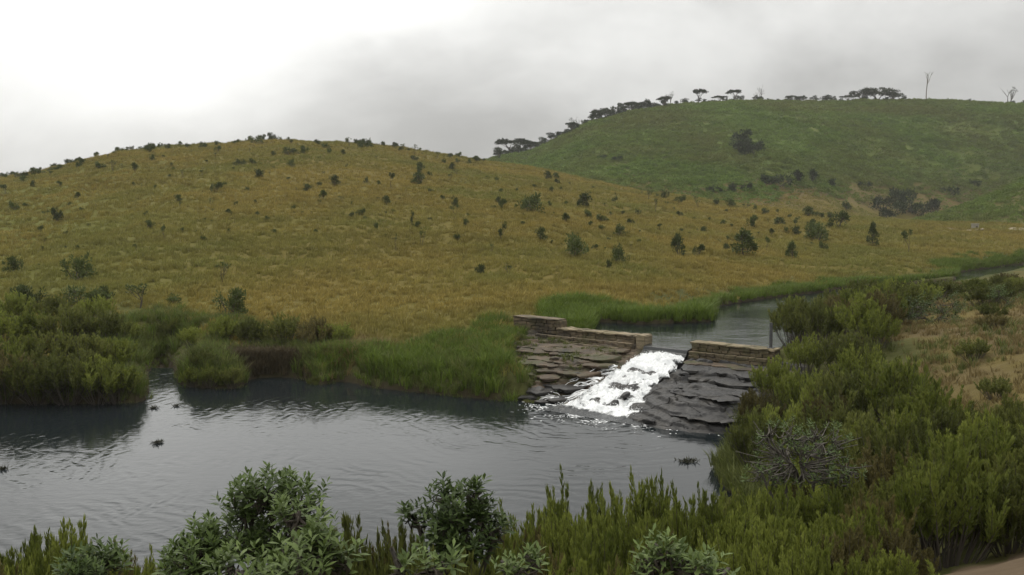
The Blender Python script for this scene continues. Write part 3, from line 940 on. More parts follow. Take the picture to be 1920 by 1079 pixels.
def core(root, name, a0, a1, s0, s1, z0, z1, mat, seed=0, bev=0.02):
    bm = bmesh.new(); bmesh.ops.create_cube(bm, size=1.0)
    for v in bm.verts: v.co.x *= (a1 - a0); v.co.y *= (s1 - s0); v.co.z *= (z1 - z0)
    cuts = max(1, int((a1 - a0) / 0.3))
    bmesh.ops.subdivide_edges(bm, edges=[e for e in bm.edges if abs(e.verts[0].co.x - e.verts[1].co.x) > 0.1], cuts=cuts)
    r = random.Random(seed)
    for v in bm.verts: v.co += Vector((0, r.uniform(-.025, .025), r.uniform(-.02, .02)))
    if bev: bmesh.ops.bevel(bm, geom=[e for e in bm.edges if e.is_manifold and e.calc_face_angle(0) > 1.0], offset=bev, segments=2, affect='EDGES')
    me = bpy.data.meshes.new(name); bm.to_mesh(me); bm.free()
    o = obj(name, me, mat, root)
    x, y = wpt((a0 + a1) / 2, (s0 + s1) / 2); o.location = (x, y, (z0 + z1) / 2); o.rotation_euler = (0, 0, WANG)
    return o


rnd = random.Random(3)
# long wall, left of the gap: three stepped courses under a coping
wl = thing('weir_wall', 'long low stepped stone weir wall with pale coping, left of the gap', 'wall')
core(wl, 'core', -6.7, -1.45, -0.55, 0.10, 1.2, 2.34, M_MORTAR)
for z0, sf in ((2.16, 0.16), (1.98, 0.20)): course(wl, -6.75, -1.75, sf, z0, M_STONE, rnd)
core(wl, 'step_core', -7.6, -1.7, 0.0, 0.52, 1.0, 1.96, M_MORTAR)
for z0, sf in ((1.86, 0.60), (1.68, 0.64)): course(wl, -8.0, -1.8, sf, z0, M_STONE, rnd)
course(wl, -8.6, -2.4, 1.02, 1.62, M_STONE, rnd)
course(wl, -8.8, -2.6, 1.05, 1.44, M_STONE, rnd)
a = -6.8
while a < -1.7:
    b = min(-1.62, a + rnd.uniform(0.8, 1.2))
    core(wl, 'coping', a, b - 0.015, -0.62, 0.24, 2.345, 2.43, M_CAP, int(a * 100) & 255); a = b
core(wl, 'end_block', -1.75, -1.22, -0.6, 0.30, 1.35, 2.47, M_CAP, 5, 0.05)
# higher stub wall running into the bank
wu = thing('bank_wall', 'higher weathered stone wall stub running into the grassy bank', 'wall')
core(wu, 'core', -10.0, -6.85, -0.75, -0.12, 1.2, 2.78, M_MORTAR)
for z0 in (2.60, 2.41, 2.22, 2.03): course(wu, -10.0, -6.95, -0.03, z0, M_STONE, rnd)
core(wu, 'coping', -10.0, -6.80, -0.82, 0.02, 2.785, 2.87, M_STONE, 8)
core(wu, 'end_block', -6.95, -6.72, -0.74, 0.0, 2.0, 2.785, M_STONE, 9)
# short wall right of the gap
wr_ = thing('weir_wall', 'short brick-like stone weir wall right of the gap, below the post', 'wall')
core(wr_, 'core', 1.5, 5.7, -0.42, 0.22, 1.2, 2.30, M_MORTAR)
for z0 in (2.13, 1.95): course(wr_, 1.45, 5.7, 0.30, z0, M_STONE, rnd)
core(wr_, 'step_core', 1.5, 5.7, 0.1, 0.50, 1.0, 1.90, M_MORTAR)
for z0 in (1.77, 1.59): course(wr_, 1.4, 5.7, 0.58, z0, M_STONE, rnd)
a = 1.35
while a < 5.7:
    b = min(5.75, a + rnd.uniform(0.7, 1.1))
    core(wr_, 'coping', a, b - 0.012, -0.48, 0.34, 2.312, 2.39, M_CAP, int(a * 100) & 255); a = b
sill = thing('weir_sill', 'low worn concrete sill under the sheet of water in the gap', 'sill')
core(sill, 'lip', -1.26, 1.4, -0.45, 0.05, 1.2, 1.93, M_MORTAR, 4)

# steel post at the end of the short wall
px_, py_ = wpt(5.35, -0.1)
post = thing('gauge_post', 'upright dark grey post standing on the end of the short weir wall', 'post', (px_, py_, 2.37), WANG)
bm = bmesh.new(); bmesh.ops.create_cube(bm, size=1.0)
for v in bm.verts: v.co = Vector((v.co.x * 0.13, v.co.y * 0.10, v.co.z * 1.22 + 0.63))
bmesh.ops.bevel(bm, geom=list(bm.edges), offset=0.012, segments=2, affect='EDGES')
me = bpy.data.meshes.new('shaft'); bm.to_mesh(me); bm.free(); obj('shaft', me, M_POST, post)
bm = bmesh.new(); bmesh.ops.create_cube(bm, size=1.0)
for v in bm.verts: v.co = Vector((v.co.x * 0.30, v.co.y * 0.28, v.co.z * 0.05 + 0.035))
bmesh.ops.bevel(bm, geom=list(bm.edges), offset=0.012, segments=1, affect='EDGES')
me = bpy.data.meshes.new('base_plate'); bm.to_mesh(me); bm.free(); obj('base_plate', me, M_POST, post)

# ------------------------------------------------------------------ the cascade
CL_S = [0, 1, 2.5, 4, 5.5, 7, 8, 8.8]; CL_L = [-1.2, -1.15, -1.0, -1.15, -1.35, -1.6, -1.9, -1.9]; CL_R = [1.28, 1.3, 1.45, 1.7, 1.95, 2.6, 3.3, 3.5]


def casc_z(a, s):
    lin = np.interp(s, [0, .40, .55, 1.0, 1.15, 1.9, 2.05, 2.9, 3.05, 3.8, 3.95, 4.7, 4.85, 5.6, 5.75, 6.5, 6.7, 7.3, 7.5, 8.2, 9], [2.0, 1.97, 1.78, 1.74, 1.60, 1.56, 1.38, 1.33, 1.17, 1.13, 0.95, 0.90, 0.70, 0.65, 0.46, 0.40, 0.20, 0.16, 0.05, 0.02, 0.01])
    return lin


ns_, na_ = 300, 150
S = np.linspace(-0.02, 8.7, ns_)[:, None] * np.ones((1, na_)); T = np.linspace(0, 1, na_)[None, :] * np.ones((ns_, 1))
L_ = np.interp(S, CL_S, CL_L) + fbm(S * 1.1, S * 0, 71, 4) * 0.7 * sstep(0.5, 1.5, S); R_ = np.interp(S, CL_S, CL_R) + fbm(S * 1.3, S * 0 + 9, 73, 4) * 0.8 * sstep(0.5, 1.5, S)
A_ = L_ + (R_ - L_) * T
shift = fbm(A_ * 0.8, S * 0 + 3, 75, 4) * 0.75 * sstep(0.4, 1.2, S)
turb = sstep(0.5, 1.1, S) * sstep(8.9, 7.4, S)
edge = sstep(0, 0.10, T) * sstep(1, 0.90, T)
ridg = 1 - 2 * np.abs(fbm(A_ * 2.2, S * 1.2, 77, 4))
zc = casc_z(A_, S + shift) + turb * (0.05 + 0.20 * fbm(A_ * 2.4, S * 1.5, 79, 4, 0.55) + 0.07 * (ridg - 0.6)) * (0.3 + 0.7 * edge) - (1 - edge) * 0.12 * sstep(0.4, 1.0, S)
zc = np.maximum(zc, np.where(S > 7.0, 0.012 + 0.05 * edge * turb, -1))
brk = turb * (0.46 + 0.32 * edge + 0.25 * fbm(A_ * 1.1, S * 0.6, 83, 3)) - sstep(7.9, 8.7, S) * 0.35
# the boulder that parts the water low down
bx = np.exp(-((A_ - 1.1) / 0.45) ** 2 - ((S - 6.2) / 0.6) ** 2)
brk = brk - bx * 0.40
sl = -np.gradient(casc_z(A_, S + shift), axis=0) / (8.72 / ns_)
brk = np.where(turb > .2, brk - 0.16 + 0.34 * np.clip(sl, 0, 1), brk)
X, Y = wpt(A_, S)
me = mk_mesh('cascade', np.c_[X.ravel(), Y.ravel(), zc.ravel()], grid_quads(ns_, na_), None, True, {'v': np.clip(brk, 0, 1).ravel(), 'fa': A_.ravel(), 'fs': (S + shift * .5).ravel()})
if np.mean([p.normal.z for p in me.polygons[:50]]) < 0: me.flip_normals()
casc = tag(obj('cascade', me, M_FOAM), 'white foaming cascade tumbling down rock steps from the weir gap to the pool', 'cascade', None, 'thing')
# froth thrown up along it
nfr = 5200
t = RNG.random(nfr); s = 0.9 + 7.3 * RNG.random(nfr) ** 0.9
l = np.interp(s, CL_S, CL_L); r = np.interp(s, CL_S, CL_R); a = l + (r - l) * t
i = np.clip((s + 0.02) / 8.72 * (ns_ - 1), 0, ns_ - 1).astype(int); j = np.clip(t * (na_ - 1), 0, na_ - 1).astype(int)
keep = (brk[i, j] > 0.42 + 0.2 * RNG.random(nfr)); a = A_[i, j]; s = S[i, j]
zf = zc[i, j] + RNG.random(nfr) ** 2 * 0.13 * turb[i, j]
X, Y = wpt(a, s)
D = np.c_[np.full(nfr, WS[0]), np.full(nfr, WS[1]), np.full(nfr, -0.25)] + RNG.normal(0, 0.5, (nfr, 3))
OCT = np.array([(0, -.5, 0), (.5, 0, 0), (0, 0, .5), (-.5, 0, 0), (0, 0, -.5), (0, .5, 0)], float)
OCT_T = np.array([(0, 1, 2), (0, 2, 3), (0, 3, 4), (0, 4, 1), (5, 2, 1), (5, 3, 2), (5, 4, 3), (5, 1, 4)])
mb = MB(); kk = np.where(keep)[0]
mb.inst(OCT, None, frames(D[kk], RNG.random(len(kk)) * 6, 0.04 + 0.16 * RNG.random(len(kk)) ** 2, 0.010 + 0.022 * RNG.random(len(kk))), np.c_[X, Y, zf][kk], RNG.random(len(kk)), OCT_T)
tag(obj('froth', mb.mesh('froth'), M_FROTH, casc), kind='stuff')
# thin fans of water spilling over the ledges at its left edge
for i, (s0, a1, ln) in enumerate(((3.3, -2.2, .9), (4.6, -2.9, 1.5), (6.0, -3.3, 1.7))):
    mb = MB(); q = np.linspace(0, 1, 14)
    for k in range(7):
        aa = -1.0 - q * (ln + 0.2 * k * 0.2); ss = s0 + 0.10 * k - q * 0.1 + q * q * (0.7 + 0.1 * k) + fbm(q * 3, q * 0 + k, 91 + i, 3) * 0.25
        zz = rock_z(aa, ss) + 0.13 + fbm(q * 4, q * 0 + k + 5, 93, 2) * 0.05
        x, y = wpt(aa, ss)
        mb.tube(np.c_[x, y, zz], (0.030 - 0.022 * q) * (0.5 + random.random()), 5, 0.9)
    obj('side_spill', mb.mesh('side_spill'), M_FROTH, casc)
# floating foam at the foot
mb = MB(); nn = 5200
th = RNG.random(nn) * 2 * math.pi; rr = RNG.gamma(1.6, 0.38, nn)
a = 0.8 + RNG.normal(0, 1.5, nn); s = 7.5 + np.abs(rr) * 1.25 * np.abs(np.cos(th)) ; ok = (fbm(a * 1.4, s * 1.8, 95, 3) > -0.12) & (s < 10.5)
x, y = wpt(a, s); z = np.full(nn, 0.008)
DD = np.c_[np.cos(th), np.sin(th), np.zeros(nn)]
Mx = frames(DD, np.zeros(nn), 0.06 + 0.22 * RNG.random(nn) ** 2, 0.03 + 0.09 * RNG.random(nn) ** 2)
Mx[:, 2, :] *= 0.25
mb.inst(OCT, None, Mx[ok], np.c_[x, y, z][ok], RNG.random(int(ok.sum())), OCT_T)
tag(obj('floating_foam', mb.mesh('floating_foam'), M_FROTH, casc), kind='stuff')

# ------------------------------------------------------------------ scattering (ground cover nobody could count)
def scatter(name, label, P, rz, sc, idx, protos, mat, tilt=None):
    """one object: instances of a few small plants on a cloud of points"""
    hid = bpy.data.collections.new(name + '_plants')
    for i, me in enumerate(protos):
        if not me.materials: me.materials.append(mat)
        hid.objects.link(bpy.data.objects.new('%s_plant_%02d' % (name, i), me))
    me = bpy.data.meshes.new(name); n = len(P)
    me.vertices.add(n); me.vertices.foreach_set('co', np.asarray(P, np.float32).ravel())
    rot = np.zeros((n, 3), np.float32); rot[:, 2] = rz
    if tilt is not None: rot[:, :2] = tilt
    a = me.attributes.new('rot', 'FLOAT_VECTOR', 'POINT'); a.data.foreach_set('vector', rot.ravel())
    a = me.attributes.new('size', 'FLOAT_VECTOR', 'POINT')
    sc = np.asarray(sc, np.float32); sc = np.repeat(sc[:, None], 3, 1) if sc.ndim == 1 else sc
    a.data.foreach_set('vector', sc.ravel())
    a = me.attributes.new('pick', 'INT', 'POINT'); a.data.foreach_set('value', np.asarray(idx, np.int32))
    o = obj(name, me)
    ng = bpy.data.node_groups.new(name, 'GeometryNodeTree')
    ng.interface.new_socket('Geometry', in_out='INPUT', socket_type='NodeSocketGeometry')
    ng.interface.new_socket('Geometry', in_out='OUTPUT', socket_type='NodeSocketGeometry')
    gi = ng.nodes.new('NodeGroupInput'); go = ng.nodes.new('NodeGroupOutput')
    ci = ng.nodes.new('GeometryNodeCollectionInfo'); ci.inputs['Collection'].default_value = hid
    ci.inputs['Separate Children'].default_value = True; ci.inputs['Reset Children'].default_value = True
    ip = ng.nodes.new('GeometryNodeInstanceOnPoints'); ip.inputs['Pick Instance'].default_value = True
    def na(nm, t):
        k = ng.nodes.new('GeometryNodeInputNamedAttribute'); k.data_type = t; k.inputs['Name'].default_value = nm
        return [s for s in k.outputs if s.enabled and s.name == 'Attribute'][0]
    e2r = ng.nodes.new('FunctionNodeEulerToRotation')
    ng.links.new(na('rot', 'FLOAT_VECTOR'), e2r.inputs[0])
    ng.links.new(gi.outputs[0], ip.inputs['Points']); ng.links.new(ci.outputs[0], ip.inputs['Instance'])
    ng.links.new(e2r.outputs[0], ip.inputs['Rotation']); ng.links.new(na('size', 'FLOAT_VECTOR'), ip.inputs['Scale'])
    ng.links.new(na('pick', 'INT'), ip.inputs['Instance Index'])
    ng.links.new(ip.outputs[0], go.inputs[0])
    m = o.modifiers.new('scatter', 'NODES'); m.node_group = ng
    tag(o, label, None, None, 'stuff')
    return o


def tuft(seed, n, h, w, spread, lean=0.25):
    """a clump of curved blades"""
    r = np.random.default_rng(seed); mb = MB()
    th = r.random(n) * 6.283; rad_ = r.random(n) ** 0.7 * spread
    base = np.c_[np.cos(th) * rad_, np.sin(th) * rad_, np.zeros(n) - 0.05]
    out = np.c_[np.cos(th), np.sin(th), np.zeros(n)] * (0.15 + 0.9 * r.random(n))[:, None] + r.normal(0, .25, (n, 3)) * [1, 1, 0] + [lean, 0, 0]
    L = h * (0.55 + 0.45 * r.random(n))
    side = np.c_[-np.sin(th + r.normal(0, .6, n)), np.cos(th), np.zeros(n)] * (w * (0.6 + 0.8 * r.random(n)))[:, None]
    V = []
    for k, (t, ww) in enumerate(((0, 1.0), (0.5, 0.8), (1.0, 0.0))):
        c = base + np.c_[0 * L, 0 * L, L * (t - 0.18 * t * t)] + out * (L * 0.55 * t * t)[:, None]
        if k < 2: V += [c - side * ww, c + side * ww]
        else: V += [c]
    V = np.stack(V, 1).reshape(-1, 3)
    o = (np.arange(n) * 5)[:, None]
    mb.add(V, o + np.array([[0, 1, 3, 2]]), o + np.array([[2, 3, 4]]), np.repeat(r.random(n), 5))
    return mb.mesh('tuft', False)


def sample_polar(n, az0, az1, d0, d1, power, seed):
    r = np.random.default_rng(seed)
    az = az0 + (az1 - az0) * r.random(n)
    u = r.random(n)
    d = (d0 ** power + (d1 ** power - d0 ** power) * u) ** (1 / power)
    return d * np.sin(az), d * np.cos(az), r


# dry grass over the hills
x, y, r = sample_polar(210000, rad(-37), rad(37), 38, 330, 1.15, 101)
z, k = terrain(x, y, True)
nb = fbm(x * 0.05, y * 0.05, 51, 4); nf = fbm(x * 0.3, y * 0.3, 53, 4); nl = fbm(x * 0.012, y * 0.012, 57, 4)
shs = np.minimum(k['dp'], k['dc'])
zz = z + nb * 5 + nl * 8
dens = 0.78 + 0.6 * fbm(x * 0.18, y * 0.5, 103, 3)
ok = (k['w'] > 0.5) & (shs > 2.2 + nf * 3) & (r.random(len(x)) < dens) & ~((k['is2']) & (zz > 19)) & ~k['is3'] & ~(k['wr'] > 0.3)
big = 0.75 + 0.8 * r.random(len(x)) ** 2 + np.clip(k['d'] / 400, 0, .6)
G_T = [tuft(200 + i, 16, 0.46, 0.020, 0.20) for i in range(4)]
x1, y1, z1 = x[ok], y[ok], z[ok]
scatter('dry_grass', 'golden dry tussock grass covering the rounded hill', np.c_[x1, y1, z1], r.random(ok.sum()) * 0.9 - 0.3, big[ok], r.integers(0, 4, ok.sum()), G_T, M_GOLD)

# meadow grass on the right bank
x = 9 + 51 * RNG.random(19000); y = 18 + 62 * RNG.random(19000)
z, k = terrain(x, y, True)
nf = fbm(x * 0.3, y * 0.3, 53, 4)
ok = (k['w'] < 0.5) & (k['dc'] > 0.8) & (x > 0.36 * y + 2.0 - nf * 3) & (RNG.random(len(x)) < 0.6 + nf * 1.2) & (np.abs(x) < y * 0.68)
scatter('meadow_grass', 'tan and brown dry grass of the trampled meadow beside the river', np.c_[x, y, z][ok], RNG.random(ok.sum()) * 6, 0.6 + 0.6 * RNG.random(ok.sum()), RNG.integers(0, 4, ok.sum()), [tuft(220 + i, 18, 0.42, 0.014, 0.22) for i in range(4)], M_TAN)

# green grass along the water's edge
x = -34 + 130 * RNG.random(190000); y = 33 + 100 * RNG.random(190000)
dp = seg_dist(x, y, POOL); dc = seg_dist(x, y, CHAN); sh = np.minimum(dp, dc)
pre = (sh > -0.15) & (sh < 9) & (np.abs(x) < y * 0.66)
x, y, dp, dc, sh = x[pre], y[pre], dp[pre], dc[pre], sh[pre]
z, k = terrain(x, y, True)
nf = fbm(x * 0.3, y * 0.3, 53, 4); rr = RNG.random(len(x))
a, s = k['a'], k['s']
onrock = (k['wr'] > 0.2) & (a > apron(s) + nf * 1.6 - .2)
width = 2.4 + nf * 3.5
lush = np.hypot(x - 7.5, y - 55) < 6
width = np.where(lush, 7, width)
width = np.where((dp < dc) & (x < -3), 4.5 + nf * 4, width)
width = np.where((a < apron(s) + 1) & (a > -13) & (s > -1) & (s < 10), 7, width)
ok = (sh < width) & ~onrock & (k['w'] > 0.5) & ~((np.abs(s + 0.3) < 0.6) & (a > -11) & (a < 7.5))
far = sh / np.maximum(width, .5)
size = (0.75 + 0.7 * RNG.random(len(x))) * np.where(lush, 1.25, 1.0) * (1 - 0.35 * np.clip(far, 0, 1)) * np.where(dp < dc, 1.1, 1.0) * np.where(sh < 0.3, 0.6, 1)
ok &= ~((x > 15) & (y < 45))
ok |= (k['w'] < 0.5) & (dp > 0) & (dp < 3.2) & (x > 3) & ~onrock
mx, my, _ = hit(490, 700); ok &= ~((((x - mx) / 2.0) ** 2 + ((y - my - .6) / 1.6) ** 2) < 1)
ix, iy = at(302, 705, 0.0); nearin = np.hypot((x - ix) / 1.2, (y - iy - 2.0) / 5.0) < 1.2
size = np.where(nearin, size * .3, size)
B_T = [tuft(240 + i, 22, 0.85, 0.016, 0.22, 0.1) for i in range(4)]
green = ok & ((rr < 0.78) | lush) & ~((x < -10.5) & (rr < 0.5))
scatter('bank_grass', 'tall green grass fringing the river and pool', np.c_[x, y, z][green], RNG.random(green.sum()) * 6, size[green], RNG.integers(0, 4, green.sum()), B_T, M_GREEN)
dull = ok & ~green
scatter('sedge', 'dull olive sedge mixed into the bank grass', np.c_[x, y, z][dull], RNG.random(dull.sum()) * 6, size[dull] * 1.05, RNG.integers(0, 4, dull.sum()), [tuft(260 + i, 22, 0.8, 0.015, 0.25, 0.2) for i in range(4)], M_SEDGE)


x = 2.5 + 11 * RNG.random(9000); y = 17 + 22 * RNG.random(9000)
z, k = terrain(x, y, True)
ok = (k['dp'] > 0.0) & (k['dp'] < 3.6) & ~((k['wr'] > .2) & (k['a'] < 6.6))
scatter('shore_grass', 'olive grass on the pool shore under the right thicket', np.c_[x, y, z][ok], RNG.random(ok.sum()) * 6, (.6 + .6 * RNG.random(ok.sum())), RNG.integers(0, 4, ok.sum()), [tuft(265 + i, 22, 0.75, 0.015, 0.25, 0.2) for i in range(4)], M_SEDGE)
a = -8.5 + 7 * RNG.random(2400); s_ = 0.9 + 7 * RNG.random(2400)
ok = (a > apron(s_) - .3) & (a < -1.9 - .1 * s_) & (fbm(a * .9, s_ * 1.6, 69, 3) + np.clip(apron(s_) + 2.2 - a, 0, 1) * .3 > 0.16); a, s_ = a[ok], s_[ok]
x, y = wpt(a, s_)
scatter('crack_grass', 'short green tufts in the cracks of the brown outcrop', np.c_[x, y, rock_z(a, s_)], RNG.random(len(a)) * 6, .25 + .35 * RNG.random(len(a)), RNG.integers(0, 3, len(a)), [tuft(270 + i, 18, 0.6, 0.016, 0.2, 0.2) for i in range(3)], M_SEDGE)
x = 9 + 51 * RNG.random(9000); y = 18 + 62 * RNG.random(9000)
z, k = terrain(x, y, True); nf = fbm(x * 0.16, y * 0.3, 59, 4)
ok = (k['w'] < 0.5) & (k['dc'] > 0.3) & (x > 0.36 * y + 1.6) & (nf > 0.02) & (np.abs(x) < y * 0.68)
scatter('meadow_tufts', 'olive green tufts among the dry meadow grass', np.c_[x, y, z][ok], RNG.random(ok.sum()) * 6, .5 + .6 * RNG.random(ok.sum()), RNG.integers(0, 4, ok.sum()), [tuft(275 + i, 22, 0.6, 0.015, 0.25, 0.2) for i in range(4)], M_SEDGE)


# fern and low scrub on the green hill behind
def clump(seed, n, w, h):
    r = np.random.default_rng(seed); mb = MB()
    th = r.random(n) * 6.283; q = r.random(n) ** 0.5
    zt = np.sqrt(np.clip(1 - q * q, 0, 1))
    P = np.c_[np.cos(th) * q * w, np.sin(th) * q * w, zt * h * (0.6 + 0.5 * r.random(n))]
    D = np.c_[np.cos(th) * q, np.sin(th) * q, 0.25 + zt * 0.6] + r.normal(0, .45, (n, 3))
    mb.inst(DIAMOND, DIAMOND_Q, frames(D, r.random(n) * 6, 0.5 * h * (0.6 + r.random(n)), 0.26 * h), P, r.random(n))
    return mb.mesh('clump', False)


x, y, r = sample_polar(85000, rad(-4), rad(36), 262, 600, 1.6, 111)
z, k = terrain(x, y, True)
nb = fbm(x * 0.05, y * 0.05, 51, 4); nl = fbm(x * 0.012, y * 0.012, 57, 4)
zz = z + nb * 5 + nl * 8
ok = ((k['is2'] & (zz > 11 + r.random(len(x)) * 10)) | (k['is3'] & (r.random(len(x)) < .8))) & (r.random(len(x)) < 0.75 + 0.7 * fbm(x * 0.06, y * 0.06, 113, 3))
C_T = [clump(300 + i, 60, 1.0, 0.9) for i in range(4)]
scatter('fern_scrub', 'green bracken and low scrub covering the far hill', np.c_[x, y, z][ok], r.random(ok.sum()) * 6, 0.5 + 1.0 * r.random(ok.sum()) ** 2, r.integers(0, 4, ok.sum()), C_T, M_FERN)


# ------------------------------------------------------------------ trees and shrubs
def grow_branches(mb, r, p, d, L, rad0, depth, maxd, tips, kids=(2, 4), spread=0.6, up=0.15, seg=4, shrink=0.72):
    pts = [np.array(p, float)]; dd = np.array(d, float)
    for i in range(seg):
        dd = dd + r.normal(0, 0.14, 3) + np.array([0, 0, up]); dd /= np.linalg.norm(dd)
        pts.append(pts[-1] + dd * L / seg)
    mb.tube(pts, np.linspace(rad0, rad0 * 0.62, seg + 1), 5 if depth < 2 else 4, r.random())
    if depth >= maxd:
        tips.append((pts[-1], dd)); return
    for k in range(r.integers(*kids)):
        nd = dd + r.normal(0, spread, 3); nd /= np.linalg.norm(nd)
        if nd[2] < -0.1: nd[2] *= -0.5
        start = pts[-1] if k == 0 else pts[r.integers(max(1, seg - 2), seg + 1)]
        grow_branches(mb, r, start, nd, L * shrink * (0.75 + 0.5 * r.random()), rad0 * 0.6, depth + 1, maxd, tips, kids, spread, up, seg, shrink)


def leaf_crown(tips, r, per, spread, ll, lw, flat=1.0, out=0.5):
    mb = MB(); k = len(tips)
    P = np.repeat(np.array([t[0] for t in tips]), per, 0); Dt = np.repeat(np.array([t[1] for t in tips]), per, 0)
    off = r.normal(0, 1, P.shape); off /= np.linalg.norm(off, axis=1, keepdims=True); off *= (r.random(len(P)) ** 0.4)[:, None] * spread
    off[:, 2] *= flat
    D = off / spread + Dt * out + r.normal(0, .35, P.shape) + [0, 0, .25]
    mb.inst(DIAMOND, DIAMOND_Q, frames(D, r.random(len(P)) * 6, ll * (0.6 + 0.8 * r.random(len(P))), lw), P + off, np.clip(np.repeat(r.random(k), per) * 0.5 + r.random(len(P)) * 0.5, 0, 1))
    return mb


def norm_h(mbs, h=1.0):
    """scale a set of gathered meshes so that the plant is h tall, standing on z = 0"""
    zmax = max(np.concatenate(m.V)[:, 2].max() for m in mbs if m.V)
    for m in mbs: m.V = [v * (h / zmax) for v in m.V]


def shrub_variant(seed, kind):
    r = np.random.default_rng(seed); w = MB(); tips = []
    if kind == 'round':
        for i in range(r.integers(3, 6)):
            d = np.array([r.normal(0, .55), r.normal(0, .55), 1.0]); d /= np.linalg.norm(d)
            grow_branches(w, r, (r.normal(0, .04), r.normal(0, .04), -.08), d, 0.42, 0.03, 0, 2, tips, (2, 4), .55, .05, 3)
        c = leaf_crown(tips, r, 26, 0.17, 0.15, 0.065)
    elif kind == 'low':
        for i in range(r.integers(5, 8)):
            d = np.array([r.normal(0, .9), r.normal(0, .9), 0.8]); d /= np.linalg.norm(d)
            grow_branches(w, r, (r.normal(0, .15), r.normal(0, .15), -.08), d, 0.42, 0.025, 0, 2, tips, (2, 4), .5, .02, 3)
        c = leaf_crown(tips, r, 22, 0.17, 0.14, 0.06)
    elif kind == 'tall':
        grow_branches(w, r, (0, 0, -.08), (0.05, 0, 1), 0.5, 0.035, 0, 3, tips, (2, 4), .45, .25, 4)
        c = leaf_crown(tips, r, 26, 0.12, 0.13, 0.055)
    elif kind == 'sparse':
        for i in range(2):
            grow_branches(w, r, (r.normal(0, .03), 0, -.08), (r.normal(0, .2), r.normal(0, .2), 1), 0.5, 0.022, 0, 2, tips, (2, 4), .45, .2, 4)
        c = leaf_crown(tips, r, 9, 0.09, 0.11, 0.05)
    elif kind == 'pyramid':
        grow_branches(w, r, (0, 0, -.08), (0.02, 0, 1), 0.9, 0.035, 0, 0, tips, seg=4)
        tips = []
        for i in range(46):
            hz = r.random() ** 1.1; q = (0.42 * (1 - hz) ** 0.8 + 0.05) * (0.5 + 0.6 * r.random()); th = r.random() * 6.283
            p = np.array([math.cos(th) * q, math.sin(th) * q, 0.08 + hz * 0.88])
            w.tube([(0, 0, p[2] * 0.85), tuple(p)], (0.012, 0.005), 4)
            tips.append((p, np.array([math.cos(th), math.sin(th), .3])))
        c = leaf_crown(tips, r, 22, 0.10, 0.12, 0.05)
    norm_h([w, c])
    return w.mesh('trunk'), c.mesh('crown', False)


VAR = {k: [shrub_variant(400 + 10 * j + i, k) for i in range(4)] for j, k in enumerate(('round', 'low', 'tall', 'sparse', 'pyramid'))}


def plant(name, label, cat, group, kind, xyz, h, w=None, rz=None, leaf=None, bark=None, V=None):
    tk, cr = (V or VAR)[kind][random.randrange(len((V or VAR)[kind]))]
    s = h if w is None else (w, w, h)
    o = thing(name, label, cat, xyz, random.uniform(0, 6.28) if rz is None else rz, s, group)
    leaf = leaf or M_SHRUB; bark = bark or M_BARK
    for nm, me, mt in (('trunk', tk, bark), ('crown', cr, leaf)):
        if me is None: continue
        if not me.materials: me.materials.append(mt)
        c = obj(nm, me, None, o)
        if me.materials[0] is not mt:
            c.material_slots[0].link = 'OBJECT'; c.material_slots[0].material = mt
    return o


def shrub_at(px, base_y, hp, wp, kind, label, group='shrubs dotted over the golden hillside', leaf=None, name='hill_shrub'):
    x, y, z = hit(px, base_y)
    d = math.hypot(x, y); m = d / FPX
    mean_w = {'round': 1.25, 'low': 1.9, 'tall': 0.9, 'sparse': 0.9, 'pyramid': 1.0}[kind]
    return plant(name, label, 'shrub', group, kind, (x, y, z - 0.03), hp * m * 1.1, wp * m / mean_w * 1.1, None, leaf)


